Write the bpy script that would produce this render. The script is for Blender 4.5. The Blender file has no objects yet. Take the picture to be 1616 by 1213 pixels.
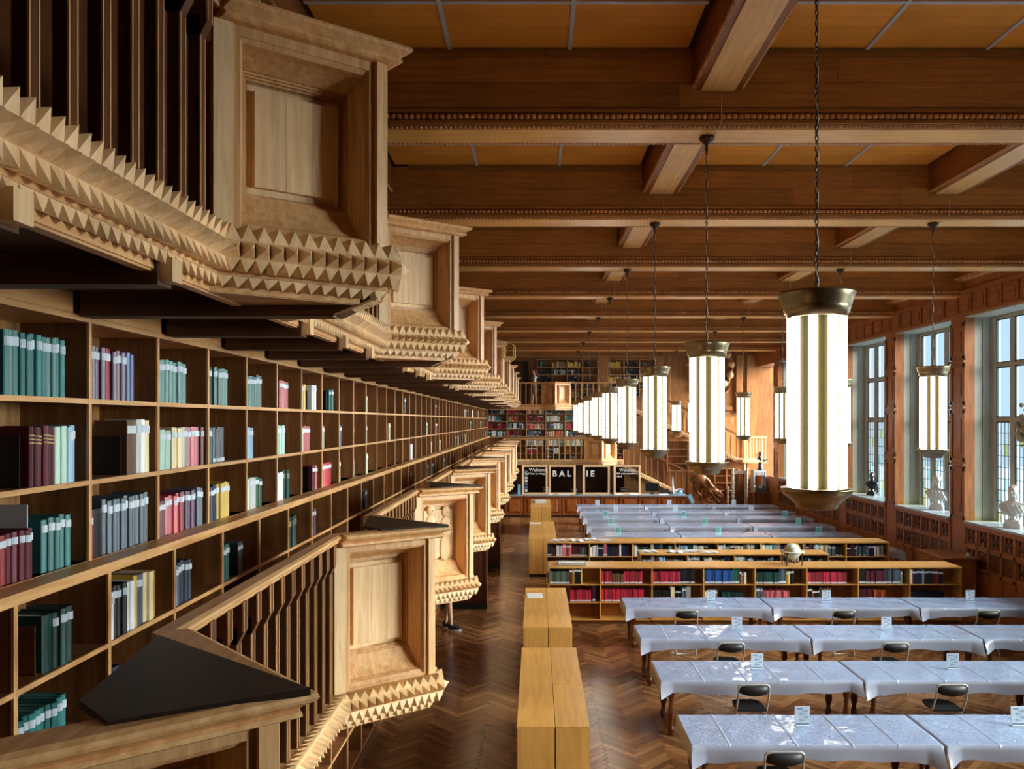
import bpy, math, random
from mathutils import Vector, Matrix
random.seed(7)
R = math.radians
C = bpy.context.scene.collection
SC = bpy.context.scene

# ------------------------------------------------------------------ camera, world, light
EYE = 4.235
cd = bpy.data.cameras.new('camera'); cam = bpy.data.objects.new('camera', cd); C.objects.link(cam)
cam.location = (0, 0, EYE); cam.rotation_euler = (R(90), 0, 0)
cd.sensor_width = 36; cd.lens = 36 * 1230 / 1616
cd.shift_x = -38 / 1616; cd.shift_y = 57 / 1616; cd.clip_start = .02; cd.clip_end = 300
SC.camera = cam
SC.view_settings.view_transform = 'Standard'; SC.view_settings.look = 'None'
SC.view_settings.gamma = 1; SC.view_settings.use_curve_mapping = False
SC.view_settings.exposure = 0.45
cy = SC.cycles
cy.max_bounces = 7; cy.diffuse_bounces = 4; cy.glossy_bounces = 3; cy.transmission_bounces = 4
cy.transparent_max_bounces = 10; cy.caustics_reflective = False; cy.caustics_refractive = False
cy.sample_clamp_indirect = 5; cy.use_denoising = True
w = bpy.data.worlds.new('overcast_sky'); SC.world = w; w.use_nodes = True
wn = w.node_tree; bg = wn.nodes['Background']
tc = wn.nodes.new('ShaderNodeTexCoord'); sx = wn.nodes.new('ShaderNodeSeparateXYZ')
cr = wn.nodes.new('ShaderNodeValToRGB'); wn.links.new(tc.outputs['Generated'], sx.inputs[0]); wn.links.new(sx.outputs[2], cr.inputs[0])
cr.color_ramp.elements[0].color = (.56, .72, .84, 1); cr.color_ramp.elements[1].color = (.40, .62, .95, 1)
wn.links.new(cr.outputs[0], bg.inputs[0]); bg.inputs[1].default_value = 1.0
sl = bpy.data.lights.new('daylight', 'SUN'); so = bpy.data.objects.new('daylight', sl); C.objects.link(so)
sl.energy = 28; sl.angle = R(50); sl.color = (1.0, .93, .82)
so.rotation_euler = Vector((-.92, .17, -.34)).to_track_quat('-Z', 'Y').to_euler()
TUBE = 6.5

# ------------------------------------------------------------------ materials
MATS = {}
def srgb(r, g, b):
    f = lambda c: ((c / 255 + .055) / 1.055) ** 2.4 if c > 10 else c / 255 / 12.92
    return (f(r), f(g), f(b), 1)
def base(name):
    m = bpy.data.materials.new(name); m.use_nodes = True; MATS[name] = m
    return m, m.node_tree, m.node_tree.nodes['Principled BSDF']
def plain(name, rgb, rough=.5, metal=0, spec=.5, noise=.12, nscale=9, vary=0.0):
    m, nt, b = base(name); c = srgb(*rgb)
    b.inputs['Roughness'].default_value = rough; b.inputs['Metallic'].default_value = metal
    b.inputs['Specular IOR Level'].default_value = spec
    t = nt.nodes.new('ShaderNodeTexCoord'); n = nt.nodes.new('ShaderNodeTexNoise'); n.inputs['Scale'].default_value = nscale
    r = nt.nodes.new('ShaderNodeValToRGB'); nt.links.new(t.outputs['Object'], n.inputs['Vector']); nt.links.new(n.outputs[0], r.inputs[0])
    r.color_ramp.elements[0].color = tuple(x * (1 - noise) for x in c[:3]) + (1,)
    r.color_ramp.elements[1].color = tuple(min(1, x * (1 + noise)) for x in c[:3]) + (1,)
    oi = nt.nodes.new('ShaderNodeObjectInfo'); hs = nt.nodes.new('ShaderNodeHueSaturation'); ma = nt.nodes.new('ShaderNodeMath'); ma.operation = 'MULTIPLY_ADD'
    nt.links.new(oi.outputs['Random'], ma.inputs[0]); ma.inputs[1].default_value = 2 * vary; ma.inputs[2].default_value = 1 - vary
    nt.links.new(ma.outputs[0], hs.inputs['Value']); nt.links.new(r.outputs[0], hs.inputs['Color']); nt.links.new(hs.outputs[0], b.inputs['Base Color'])
    return m
def wood(name, c1, c2, axis='z', rough=.42, scale=1.0, bump=.25, spec=.45, stain=0.0, rnd=.16):
    m, nt, b = base(name); N = nt.nodes.new; L = nt.links.new
    t = N('ShaderNodeTexCoord'); mp = N('ShaderNodeMapping'); oi = N('ShaderNodeObjectInfo')
    s = {'x': (1.2, 16, 16), 'y': (16, 1.2, 16), 'z': (16, 16, 1.2)}[axis]
    mp.inputs['Scale'].default_value = tuple(v * scale for v in s)
    L(t.outputs['Object'], mp.inputs['Vector'])
    n1 = N('ShaderNodeTexNoise'); n1.inputs['Scale'].default_value = 1.6; n1.inputs['Detail'].default_value = 6; n1.inputs['Roughness'].default_value = .62
    n1.inputs['Distortion'].default_value = .5
    L(mp.outputs[0], n1.inputs['Vector'])
    r = N('ShaderNodeValToRGB'); L(n1.outputs[0], r.inputs[0])
    r.color_ramp.elements[0].position = .33; r.color_ramp.elements[1].position = .68
    r.color_ramp.elements[0].color = srgb(*c1); r.color_ramp.elements[1].color = srgb(*c2)
    n2 = N('ShaderNodeTexNoise'); n2.inputs['Scale'].default_value = 1.3; n2.inputs['Detail'].default_value = 3; L(t.outputs['Object'], n2.inputs['Vector'])
    ma = N('ShaderNodeMath'); ma.operation = 'MULTIPLY_ADD'; L(oi.outputs['Random'], ma.inputs[0]); ma.inputs[1].default_value = rnd * 2; ma.inputs[2].default_value = 1 - rnd
    m2 = N('ShaderNodeMapRange'); L(n2.outputs[0], m2.inputs[0]); m2.inputs[1].default_value = .3; m2.inputs[2].default_value = .7
    m2.inputs[3].default_value = .86 - stain; m2.inputs[4].default_value = 1.1
    mm = N('ShaderNodeMath'); mm.operation = 'MULTIPLY'; L(ma.outputs[0], mm.inputs[0]); L(m2.outputs[0], mm.inputs[1])
    hs = N('ShaderNodeHueSaturation'); L(r.outputs[0], hs.inputs['Color']); L(mm.outputs[0], hs.inputs['Value'])
    L(hs.outputs[0], b.inputs['Base Color'])
    b.inputs['Roughness'].default_value = rough; b.inputs['Specular IOR Level'].default_value = spec
    if bump:
        bp = N('ShaderNodeBump'); bp.inputs['Strength'].default_value = bump; bp.inputs['Distance'].default_value = .004
        L(n1.outputs[0], bp.inputs['Height']); L(bp.outputs[0], b.inputs['Normal'])
    return m
OAK = [(194, 144, 92), (230, 186, 134)]
oak_x = wood('oak_grain_x', *OAK, 'x'); oak_y = wood('oak_grain_y', *OAK, 'y'); oak_z = wood('oak_grain_z', *OAK, 'z')
panel_oak = wood('panel_oak', (220, 180, 130), (244, 212, 168), 'z', rough=.5)
brown_z = wood('brown_oak_z', (72, 40, 18), (108, 62, 30), 'z', rough=.4)
brown_y = wood('brown_oak_y', (96, 56, 26), (138, 84, 42), 'y', rough=.4)
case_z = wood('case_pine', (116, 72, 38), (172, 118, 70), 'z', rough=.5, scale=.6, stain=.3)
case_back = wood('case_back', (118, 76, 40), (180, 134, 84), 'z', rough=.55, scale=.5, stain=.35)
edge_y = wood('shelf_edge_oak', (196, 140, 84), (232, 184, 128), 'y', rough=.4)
dark_top = wood('dark_top', (24, 15, 11), (48, 30, 22), 'y', rough=.45)
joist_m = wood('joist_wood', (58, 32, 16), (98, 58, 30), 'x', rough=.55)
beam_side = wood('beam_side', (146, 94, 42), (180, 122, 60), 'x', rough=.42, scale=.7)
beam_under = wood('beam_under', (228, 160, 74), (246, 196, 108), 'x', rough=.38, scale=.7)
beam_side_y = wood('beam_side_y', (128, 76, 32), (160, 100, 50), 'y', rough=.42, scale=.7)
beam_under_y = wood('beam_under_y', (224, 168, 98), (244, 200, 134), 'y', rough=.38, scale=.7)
rope_m = wood('rope_wood', (190, 128, 74), (226, 166, 104), 'x', rough=.4, bump=0)
tile_m = wood('cork_tile', (222, 142, 46), (240, 164, 62), 'x', rough=.6, scale=.35, bump=.15, rnd=.1)
strip_m = plain('tile_strip', (190, 194, 200), .45)
honey = wood('honey_veneer', (206, 150, 74), (230, 178, 100), 'y', rough=.32, scale=.5, bump=.08, rnd=.05)
honey_z = wood('honey_veneer_z', (206, 150, 74), (228, 176, 100), 'z', rough=.32, scale=.5, bump=.08, rnd=.05)
honey_x = wood('honey_veneer_x', (190, 134, 66), (222, 168, 94), 'x', rough=.34, scale=.5, bump=.08)
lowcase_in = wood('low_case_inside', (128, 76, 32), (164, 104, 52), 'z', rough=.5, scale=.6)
wall_wood = wood('wall_panelling', (124, 72, 36), (168, 102, 56), 'z', rough=.38, scale=.8, rnd=.08)
wall_wood_y = wood('wall_panelling_y', (130, 76, 38), (174, 108, 58), 'y', rough=.38, scale=.8)
stair_wood = wood('stair_wood', (104, 66, 36), (146, 98, 58), 'z', rough=.4)
back_wood = wood('end_wall_wood', (138, 90, 48), (180, 126, 76), 'z', rough=.4, scale=.8)
dark_wood = wood('dark_carved_wood', (58, 26, 12), (96, 48, 24), 'z', rough=.38)
leg_wood = wood('turned_leg_wood', (70, 34, 14), (126, 72, 32), 'z', rough=.3, scale=1.5)
desk_wood = wood('desk_wood', (130, 66, 26), (172, 98, 46), 'z', rough=.35)
blocks = [wood('parquet_%s' % n, a, b_, 'x', rough=.22, scale=1.5, bump=.12, spec=.6, rnd=.16) for n, a, b_ in
          (('umber', (88, 54, 30), (126, 84, 50)), ('chestnut', (106, 68, 38), (146, 102, 62)), ('tan', (124, 84, 50), (164, 120, 78)))]
stone = plain('window_stone', (158, 156, 142), .7, noise=.12, nscale=5)
sill_stone = plain('sill_stone', (150, 160, 172), .25, noise=.1)
lead = plain('lead_came', (60, 72, 84), .5)
black_m = plain('black_plastic', (22, 26, 30), .5)
black_gloss = plain('black_gloss', (14, 15, 18), .2)
chrome = plain('grey_tube', (188, 186, 184), .3, .25)
bronze = plain('bronze', (150, 136, 108), .28, .85)
bronze2 = plain('dark_bronze', (70, 58, 46), .35, .8)
iron = plain('chain_iron', (44, 38, 34), .45, .6)
cable_m = plain('cable_grey', (190, 186, 176), .5)
core_m = plain('lamp_core', (104, 94, 56), .5)
paper = plain('white_paper', (226, 230, 236), .6, noise=.04)
marble = plain('white_marble', (214, 212, 206), .35, noise=.06)
darkbust = plain('black_bronze_bust', (36, 42, 50), .3, .4)
brass = plain('brass', (206, 176, 96), .3, .8)
skin = plain('skin', (205, 160, 130), .55, noise=.05)
white_case = plain('white_plastic', (206, 220, 232), .4)
bluegrey = plain('blue_card', (120, 180, 222), .5)
green_card = plain('teal_print', (60, 150, 130), .5)
letter_blue = plain('print_blue', (70, 120, 180), .6)
letter_red = plain('print_grey', (96, 110, 140), .6)
beast_m = wood('carved_beast_wood', (110, 66, 36), (160, 108, 66), 'z', rough=.3)
lit_post = plain('pale_turned_wood', (206, 196, 180), .45)  # whitish tone puts the window light into the wood colour

m, nt, b = base('tube_light'); b.inputs['Base Color'].default_value = (1, 1, 1, 1)
b.inputs['Emission Color'].default_value = (1, .94, .82, 1); b.inputs['Emission Strength'].default_value = TUBE
tube_m = m
def glassy(name, tint, refl=.06, rough=.02, alpha_tint=True):
    m, nt, b = base(name); nt.nodes.remove(b); out = nt.nodes['Material Output']
    tr = nt.nodes.new('ShaderNodeBsdfTransparent'); tr.inputs[0].default_value = tint
    gl = nt.nodes.new('ShaderNodeBsdfGlossy'); gl.inputs['Roughness'].default_value = rough
    lw = nt.nodes.new('ShaderNodeLayerWeight'); lw.inputs[0].default_value = .12; pw_ = nt.nodes.new('ShaderNodeMath'); pw_.operation = 'POWER'; pw_.inputs[1].default_value = 2; nt.links.new(lw.outputs['Facing'], pw_.inputs[0])
    mx = nt.nodes.new('ShaderNodeMixShader'); nt.links.new(pw_.outputs[0], mx.inputs[0])
    nt.links.new(tr.outputs[0], mx.inputs[1]); nt.links.new(gl.outputs[0], mx.inputs[2]); nt.links.new(mx.outputs[0], out.inputs[0])
    return m
pane_m = glassy('window_glass', (.86, .93, .97, 1)); pane_y = glassy('yellow_glass', (.95, .9, .45, 1)); pane_g = glassy('pale_green_glass', (.75, .92, .88, 1))
screen_glass = glassy('screen_glass', (.55, .58, .6, 1))
# plastic table cover: pale, glossy, wrinkled
m, nt, b = base('plastic_cover'); cloth_m = m
b.inputs['Coat Weight'].default_value = .6; b.inputs['Coat Roughness'].default_value = .06
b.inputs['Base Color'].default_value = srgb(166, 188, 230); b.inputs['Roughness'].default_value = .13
b.inputs['Specular IOR Level'].default_value = .8
t = nt.nodes.new('ShaderNodeTexCoord'); mp = nt.nodes.new('ShaderNodeMapping'); mp.inputs['Scale'].default_value = (1.5, 4, 4)
n = nt.nodes.new('ShaderNodeTexNoise'); n.inputs['Scale'].default_value = 4.2; n.inputs['Detail'].default_value = 3; n.inputs['Roughness'].default_value = .6; n.inputs['Distortion'].default_value = 2.2
bp = nt.nodes.new('ShaderNodeBump'); bp.inputs['Strength'].default_value = .6; bp.inputs['Distance'].default_value = .05
nt.links.new(t.outputs['Object'], mp.inputs[0]); nt.links.new(mp.outputs[0], n.inputs['Vector']); nt.links.new(n.outputs[0], bp.inputs['Height']); nt.links.new(bp.outputs[0], b.inputs['Normal'])
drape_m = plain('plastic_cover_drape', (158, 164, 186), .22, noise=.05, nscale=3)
# terrestrial globe print
m, nt, b = base('globe_print'); globe_m = m
t = nt.nodes.new('ShaderNodeTexCoord'); n = nt.nodes.new('ShaderNodeTexNoise'); n.inputs['Scale'].default_value = 6; r = nt.nodes.new('ShaderNodeValToRGB')
nt.links.new(t.outputs['Object'], n.inputs['Vector']); nt.links.new(n.outputs[0], r.inputs[0]); nt.links.new(r.outputs[0], b.inputs['Base Color'])
r.color_ramp.elements[0].position = .47; r.color_ramp.elements[1].position = .53
r.color_ramp.elements[0].color = srgb(196, 214, 214); r.color_ramp.elements[1].color = srgb(176, 164, 120); b.inputs['Roughness'].default_value = .25

# ------------------------------------------------------------------ mesh helpers
class MB:
    def __init__(s): s.v = []; s.f = []; s.mi = []; s.sm = []; s.cur = 0
    def add(s, vs, fs, smooth=False):
        o = len(s.v); s.v += [tuple(p) for p in vs]
        for f in fs: s.f.append(tuple(i + o for i in f)); s.mi.append(s.cur); s.sm.append(smooth)
        return s
    def box(s, x0, x1, y0, y1, z0, z1):
        return s.add([(x0, y0, z0), (x1, y0, z0), (x1, y1, z0), (x0, y1, z0), (x0, y0, z1), (x1, y0, z1), (x1, y1, z1), (x0, y1, z1)],
                     [(0, 3, 2, 1), (4, 5, 6, 7), (0, 1, 5, 4), (1, 2, 6, 5), (2, 3, 7, 6), (3, 0, 4, 7)])
    def cham(s, x0, x1, y0, y1, z0, z1, c):   # vertical post, chamfered vertical edges
        p = [(x0 + c, y0), (x1 - c, y0), (x1, y0 + c), (x1, y1 - c), (x1 - c, y1), (x0 + c, y1), (x0, y1 - c), (x0, y0 + c)]
        return s.prism(p, z0, z1)
    def prism(s, poly, z0, z1, M=None):
        n = len(poly); vs = [(x, y, z0) for x, y in poly] + [(x, y, z1) for x, y in poly]
        if M: vs = [M @ Vector(v) for v in vs]
        return s.add(vs, [tuple(range(n))[::-1], tuple(range(n, 2 * n))] + [(i, (i + 1) % n, n + (i + 1) % n, n + i) for i in range(n)])
    def lathe(s, prof, c=(0, 0, 0), n=16, M=None, cap=True, ax=(1, 1)):
        vs = []; fs = []; k = len(prof)
        for r, z in prof:
            for i in range(n):
                a = 2 * math.pi * i / n; vs.append(Vector((c[0] + r * math.cos(a) * ax[0], c[1] + r * math.sin(a) * ax[1], c[2] + z)))
        if M: vs = [M @ v for v in vs]
        for j in range(k - 1):
            for i in range(n): fs.append((j * n + i, j * n + (i + 1) % n, (j + 1) * n + (i + 1) % n, (j + 1) * n + i))
        s.add(vs, fs, True)
        if cap:
            o = len(s.v) - len(vs)
            if prof[0][0] > 1e-4: s.f.append(tuple(o + i for i in range(n))[::-1]); s.mi.append(s.cur); s.sm.append(False)
            if prof[-1][0] > 1e-4: s.f.append(tuple(o + (k - 1) * n + i for i in range(n))); s.mi.append(s.cur); s.sm.append(False)
        return s
    def ball(s, c, r, n=10, m=7, M=None):
        rx, ry, rz = (r, r, r) if not hasattr(r, '__len__') else r
        T = Matrix.Translation(c) @ (M or Matrix.Identity(4)) @ Matrix.Diagonal((rx, ry, rz, 1))
        return s.lathe([(math.sin(math.pi * j / m), -math.cos(math.pi * j / m)) for j in range(m + 1)], n=n, M=T, cap=False)
    def tube(s, pts, r, n=6, closed=False):
        pts = [Vector(p) for p in pts]; vs = []; fs = []; k = len(pts)
        rr = r if hasattr(r, '__len__') else [r] * k
        up = Vector((0, 0, 1))
        for i, p in enumerate(pts):
            a = pts[(i - 1) % k] if (closed or i) else p; b_ = pts[(i + 1) % k] if (closed or i < k - 1) else p
            d = (b_ - a).normalized()
            u = d.cross(up) if abs(d.dot(up)) < .95 else d.cross(Vector((0, 1, 0))); u.normalize(); v = d.cross(u)
            for j in range(n):
                t_ = 2 * math.pi * j / n; vs.append(p + (u * math.cos(t_) + v * math.sin(t_)) * rr[i])
        for i in range(k if closed else k - 1):
            i2 = (i + 1) % k
            for j in range(n): fs.append((i * n + j, i * n + (j + 1) % n, i2 * n + (j + 1) % n, i2 * n + j))
        if not closed: fs += [tuple(range(n)), tuple((k - 1) * n + j for j in range(n))[::-1]]
        return s.add(vs, fs, True)
    def sweep(s, prof, path, smooth=False, sub=None):   # closed profile (outward offset, z) along a mitred polyline; outward = right of travel
        n = len(prof); ids_ = sub or range(len(path)); rings = [[miter(path, i, o) + (z,) for o, z in prof] for i in ids_]; path = list(ids_)
        vs = [p for r_ in rings for p in r_]; fs = []
        for i in range(len(path) - 1):
            for j in range(n): fs.append((i * n + j, (i + 1) * n + j, (i + 1) * n + (j + 1) % n, i * n + (j + 1) % n))
        fs += [tuple(range(n)), tuple((len(path) - 1) * n + j for j in range(n))[::-1]]
        return s.add(vs, fs, smooth)
    def xf(s, M):
        s.v = [tuple(M @ Vector(p)) for p in s.v]; return s
    def mesh(s, name, mats, off=(0, 0, 0)):
        me = bpy.data.meshes.new(name)
        me.from_pydata([(a - off[0], b_ - off[1], c - off[2]) for a, b_, c in s.v], [], s.f)
        for m_ in (mats if isinstance(mats, (list, tuple)) else [mats]): me.materials.append(m_)
        me.polygons.foreach_set('material_index', s.mi); me.polygons.foreach_set('use_smooth', s.sm); me.update()
        return me
def miter(path, i, o):
    p = Vector(path[i]).to_2d()
    nr = lambda a, b_: Vector(((b_ - a).y, -(b_ - a).x)).normalized()
    P = [Vector(q).to_2d() for q in path]
    if i == 0: m_ = nr(P[0], P[1])
    elif i == len(P) - 1: m_ = nr(P[-2], P[-1])
    else:
        a, b_ = nr(P[i - 1], P[i]), nr(P[i], P[i + 1]); m_ = (a + b_).normalized(); m_ = m_ / max(.35, m_.dot(a))
    q = p + m_ * o; return (q.x, q.y)
def wloc(o):
    l = Vector((0, 0, 0))
    while o: l = l + o.location; o = o.parent
    return l
def link(name, me, parent=None, loc=None, rot=None, kind=None):
    o = bpy.data.objects.new(name, me); C.objects.link(o)
    if parent: o.parent = parent
    if loc is not None: o.location = loc
    if rot is not None: o.rotation_euler = rot
    if kind: o['kind'] = kind
    return o
def part(name, mb, mats, parent, kind=None, label=None):       # mb in world coordinates, parent unrotated
    l = wloc(parent); o = link(name, mb.mesh(name, mats, l), parent, kind=kind)
    if label: o['label'] = label
    return o
def lpart(name, mb, mats, parent, kind=None, label=None):      # mb in the parent's own coordinates
    o = link(name, mb.mesh(name, mats), parent, kind=kind)
    if label: o['label'] = label
    return o
def tag(o, label, cat, group=None):
    o['label'] = label; o['category'] = cat
    if group: o['group'] = group
    return o
def thing(name, label, cat, loc=(0, 0, 0), rz=0, group=None):
    o = link(name, None, None, loc, (0, 0, rz)); return tag(o, label, cat, group)
def struct(name, mb, mats, origin=(0, 0, 0)):
    if mb is None: o = link(name, None, None, origin)
    else: o = link(name, mb.mesh(name, mats, origin), None, origin)
    o['kind'] = 'structure'; return o
def dup(root, loc=None, rz=None, label=None, group=None):
    r_ = root.copy(); C.objects.link(r_)
    if loc is not None: r_.location = loc
    if rz is not None: r_.rotation_euler = (0, 0, rz)
    if label: r_['label'] = label
    if group: r_['group'] = group
    for ch in list(root.children):
        c = ch.copy(); C.objects.link(c); c.parent = r_
        for g in list(ch.children):
            d = g.copy(); C.objects.link(d); d.parent = c
    return r_
def text_mesh(txt, size, ext=.004, bold=0):
    cu = bpy.data.curves.new('t', 'FONT'); cu.body = txt; cu.size = size; cu.extrude = ext; cu.offset = bold; cu.align_x = 'LEFT'; cu.resolution_u = 2
    o = bpy.data.objects.new('t', cu); C.objects.link(o); bpy.context.view_layer.update()
    me = bpy.data.meshes.new_from_object(o.evaluated_get(bpy.context.evaluated_depsgraph_get()))
    bpy.data.objects.remove(o); return me

XR, XL, YF, YN = 10.3, -2.66, 36.5, -1.7      # room: right wall, left wall, far wall, near wall
BEAMS = [8.22 + 3.6 * k for k in range(-2, 8)]
ZB, ZC = EYE + 3.0, 8.0                        # beam underside, ceiling

# ------------------------------------------------------------------ floor
fl = struct('floor', MB().box(XL, XR + .3, YN, YF + .1, -.2, -.014), blocks[0])
Lb, Wb = .56, .08; bl = []
ca = math.cos(R(45)); rot = lambda x, y: (x * ca - y * ca, x * ca + y * ca)
for a in range(-2, 19):
    for m_ in range(-60, 420):
        ox, oy = rot(m_ * Wb + a * Lb, m_ * Wb - a * Lb)
        ox += XL; oy += YN
        for kind, q in (('h', ((0, 0), (Lb, 0), (Lb, Wb), (0, Wb))), ('v', ((0, Wb), (Wb, Wb), (Wb, Wb + Lb), (0, Wb + Lb)))):
            pts = [(lambda r_: (r_[0] + ox, r_[1] + oy))(rot(*p)) for p in q]
            cx = sum(p[0] for p in pts) / 4; cyy = sum(p[1] for p in pts) / 4
            if XL + .1 < cx < XR - .1 and YN + .2 < cyy < YF - .1: bl.append((cyy, cx, kind, pts))
bl.sort()
vis = [q for q in bl if q[0] > 8.0 and (-1.95 < q[1] < -.28 or .68 < q[1] < 1.75)][:300]
visset = set(id(q) for q in vis)
def block_mb(mb, pts, z, g=.0035):
    cx = sum(p[0] for p in pts) / 4; cyy = sum(p[1] for p in pts) / 4
    def ins(p, d): v = Vector((p[0] - cx, p[1] - cyy)); v = v * (1 - d / v.length); return (cx + v.x, cyy + v.y)
    lo = [ins(p, g) for p in pts]; hi = [ins(p, g + .004) for p in pts]
    mb.add([(x, y, -.014) for x, y in lo] + [(x, y, z - .003) for x, y in lo] + [(x, y, z) for x, y in hi],
           [(0, 1, 5, 4), (1, 2, 6, 5), (2, 3, 7, 6), (3, 0, 4, 7), (4, 5, 9, 8), (5, 6, 10, 9), (6, 7, 11, 10), (7, 4, 8, 11), (8, 9, 10, 11)])
proto = {}
for kind in 'hv':
    for mi in range(3):
        mb = MB(); q = ((0, 0), (Lb, 0), (Lb, Wb), (0, Wb)) if kind == 'h' else ((0, Wb), (Wb, Wb), (Wb, Wb + Lb), (0, Wb + Lb))
        pp = [rot(*p) for p in q]; cx = sum(p[0] for p in pp) / 4; cyy = sum(p[1] for p in pp) / 4
        block_mb(mb, [(p[0] - cx, p[1] - cyy) for p in pp], 0); proto[kind, mi] = mb.mesh('parquet_block', blocks[mi])
big = MB()
for q in bl:
    mi = random.choice((0, 0, 1, 1, 2))
    if id(q) in visset: link('parquet_block', proto[q[2], mi], fl, (q[1], q[0], 0))
    else: big.cur = mi; block_mb(big, q[3], random.choice((0, -.0006, -.001)))
part('parquet_blocks', big, blocks, fl, kind='stuff')

# ------------------------------------------------------------------ ceiling with tiles, beams and rope mouldings
ce = struct('ceiling', MB().box(XL - .3, XR + .6, YN, YF + .1, ZC + .03, ZC + .2), plain('ceiling_board', (70, 40, 18), .8))
LBX = [-2.38, 1.845, 6.07, 10.3]
tile_mesh = {}
def tile(x0, x1, y0, y1):
    k = (round(x1 - x0, 2), round(y1 - y0, 2))
    if k not in tile_mesh:
        a, b_ = k[0] / 2 - .012, k[1] / 2 - .012
        tile_mesh[k] = MB().add([(-a, -b_, .03), (a, -b_, .03), (a, b_, .03), (-a, b_, .03), (-a, -b_, .006), (a, -b_, .006), (a, b_, .006), (-a, b_, .006), (-a + .01, -b_ + .01, 0), (a - .01, -b_ + .01, 0), (a - .01, b_ - .01, 0), (-a + .01, b_ - .01, 0)],
            [(0, 1, 5, 4), (1, 2, 6, 5), (2, 3, 7, 6), (3, 0, 4, 7), (4, 5, 9, 8), (5, 6, 10, 9), (6, 7, 11, 10), (7, 4, 8, 11), (8, 9, 10, 11)]).mesh('ceiling_tile', tile_m)
    link('ceiling_tile', tile_mesh[k], ce, ((x0 + x1) / 2, (y0 + y1) / 2, ZC))
strips = MB()
for i in range(len(BEAMS) - 1):
    ya, yb = BEAMS[i] + .33, BEAMS[i + 1] - .33
    if yb < 3: continue
    ys = [ya, ya + (yb - ya) * .36, ya + (yb - ya) * .70, yb]
    for j in range(3):
        xa, xb = LBX[j] + .29, LBX[j + 1] - .29
        xs = [xa + (xb - xa) * q / 3 for q in range(4)]
        for p in range(3):
            for q in range(3): tile(xs[p], xs[p + 1], ys[q], ys[q + 1])
        for p in (1, 2):
            strips.box(xs[p] - .02, xs[p] + .02, ya, yb, ZC - .012, ZC + .02)
            strips.box(xa, xb, ys[p] - .02, ys[p] + .02, ZC - .011, ZC + .02)
part('tile_joint_strip', strips, strip_m, ce)
def rope_x(mb, x0, x1, y, z, r, pitch, tilt=1):
    n = int((x1 - x0) / pitch)
    M0 = Matrix.Rotation(R(35) * tilt, 4, 'Y') @ Matrix.Diagonal((pitch * .62, r, r * 1.1, 1))
    sp = [M0 @ Vector(v) for v in [(1, 0, 0), (-1, 0, 0), (0, 1, 0), (0, .7, .7), (0, 0, 1), (0, -.7, .7), (0, -1, 0), (0, -.7, -.7), (0, 0, -1), (0, .7, -.7)]]
    fs = [(0, i, i + 1 if i < 9 else 2) for i in range(2, 10)] + [(1, i + 1 if i < 9 else 2, i) for i in range(2, 10)]
    for i in range(n): mb.add([(v.x + x0 + (i + .5) * pitch, v.y + y, v.z + z) for v in sp], fs, True)
bx0, bx1 = XL, XR + .1
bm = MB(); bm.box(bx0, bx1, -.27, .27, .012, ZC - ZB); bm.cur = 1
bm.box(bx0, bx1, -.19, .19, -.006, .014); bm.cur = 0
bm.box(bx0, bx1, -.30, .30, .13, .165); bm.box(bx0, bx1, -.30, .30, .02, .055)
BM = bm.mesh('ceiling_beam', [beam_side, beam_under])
rb = MB(); rope_x(rb, bx0, bx1, -.295, .092, .033, .062, 1); rope_x(rb, bx0, bx1, .295, .092, .033, .062, 1); BR = rb.mesh('rope_moulding', rope_m)
rs = MB(); rope_x(rs, bx0, bx1, -.235, .008, .020, .05, 1); rope_x(rs, bx0, bx1, .235, .008, .020, .05, 1); BS = rs.mesh('rope_moulding', rope_m)
PLN = (1.6, 2.3, 3.1, 3.9); PLM = {L_: MB().box(.002, L_ - .002, -.279, -.268, .002, .253).mesh('beam_plank', beam_side) for L_ in PLN}
ly0, ly1 = .3, 3.3
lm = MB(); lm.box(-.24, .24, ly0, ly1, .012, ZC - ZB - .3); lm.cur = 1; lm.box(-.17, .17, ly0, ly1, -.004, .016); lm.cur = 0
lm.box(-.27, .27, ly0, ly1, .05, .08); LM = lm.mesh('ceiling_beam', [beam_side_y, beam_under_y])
lr = MB()
for sx_ in (-.245, .245):
    t_ = MB(); rope_x(t_, ly0, ly1, sx_, .03, .026, .05); lr.add([(y, x, z) for x, y, z in t_.v], t_.f, True)
LR = lr.mesh('rope_moulding', rope_m)
for yb in BEAMS:
    if yb < 3: continue
    o = link('ceiling_beam', BM, None, (0, yb, ZB)); o['kind'] = 'structure'
    link('rope_moulding', BR, o, kind='stuff'); link('rope_moulding', BS, o, kind='stuff')
    rp = random.Random(int(yb * 10))
    for row in range(3):
        x = XL + rp.uniform(0, 1.5)
        while x < XR - .5:
            L_ = rp.choice(PLN); x1 = min(x + L_, XR)
            if x1 - x > L_ - .01: link('beam_plank', PLM[L_], o, (x, 0, .19 + row * .257))
            x = x1
for yb in BEAMS[:-1]:
    if yb < 0: continue
    for x in LBX:
        o = link('ceiling_beam', LM, None, (x, yb, ZB + .35)); o['kind'] = 'structure'
        link('rope_moulding', LR, o, kind='stuff')

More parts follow.
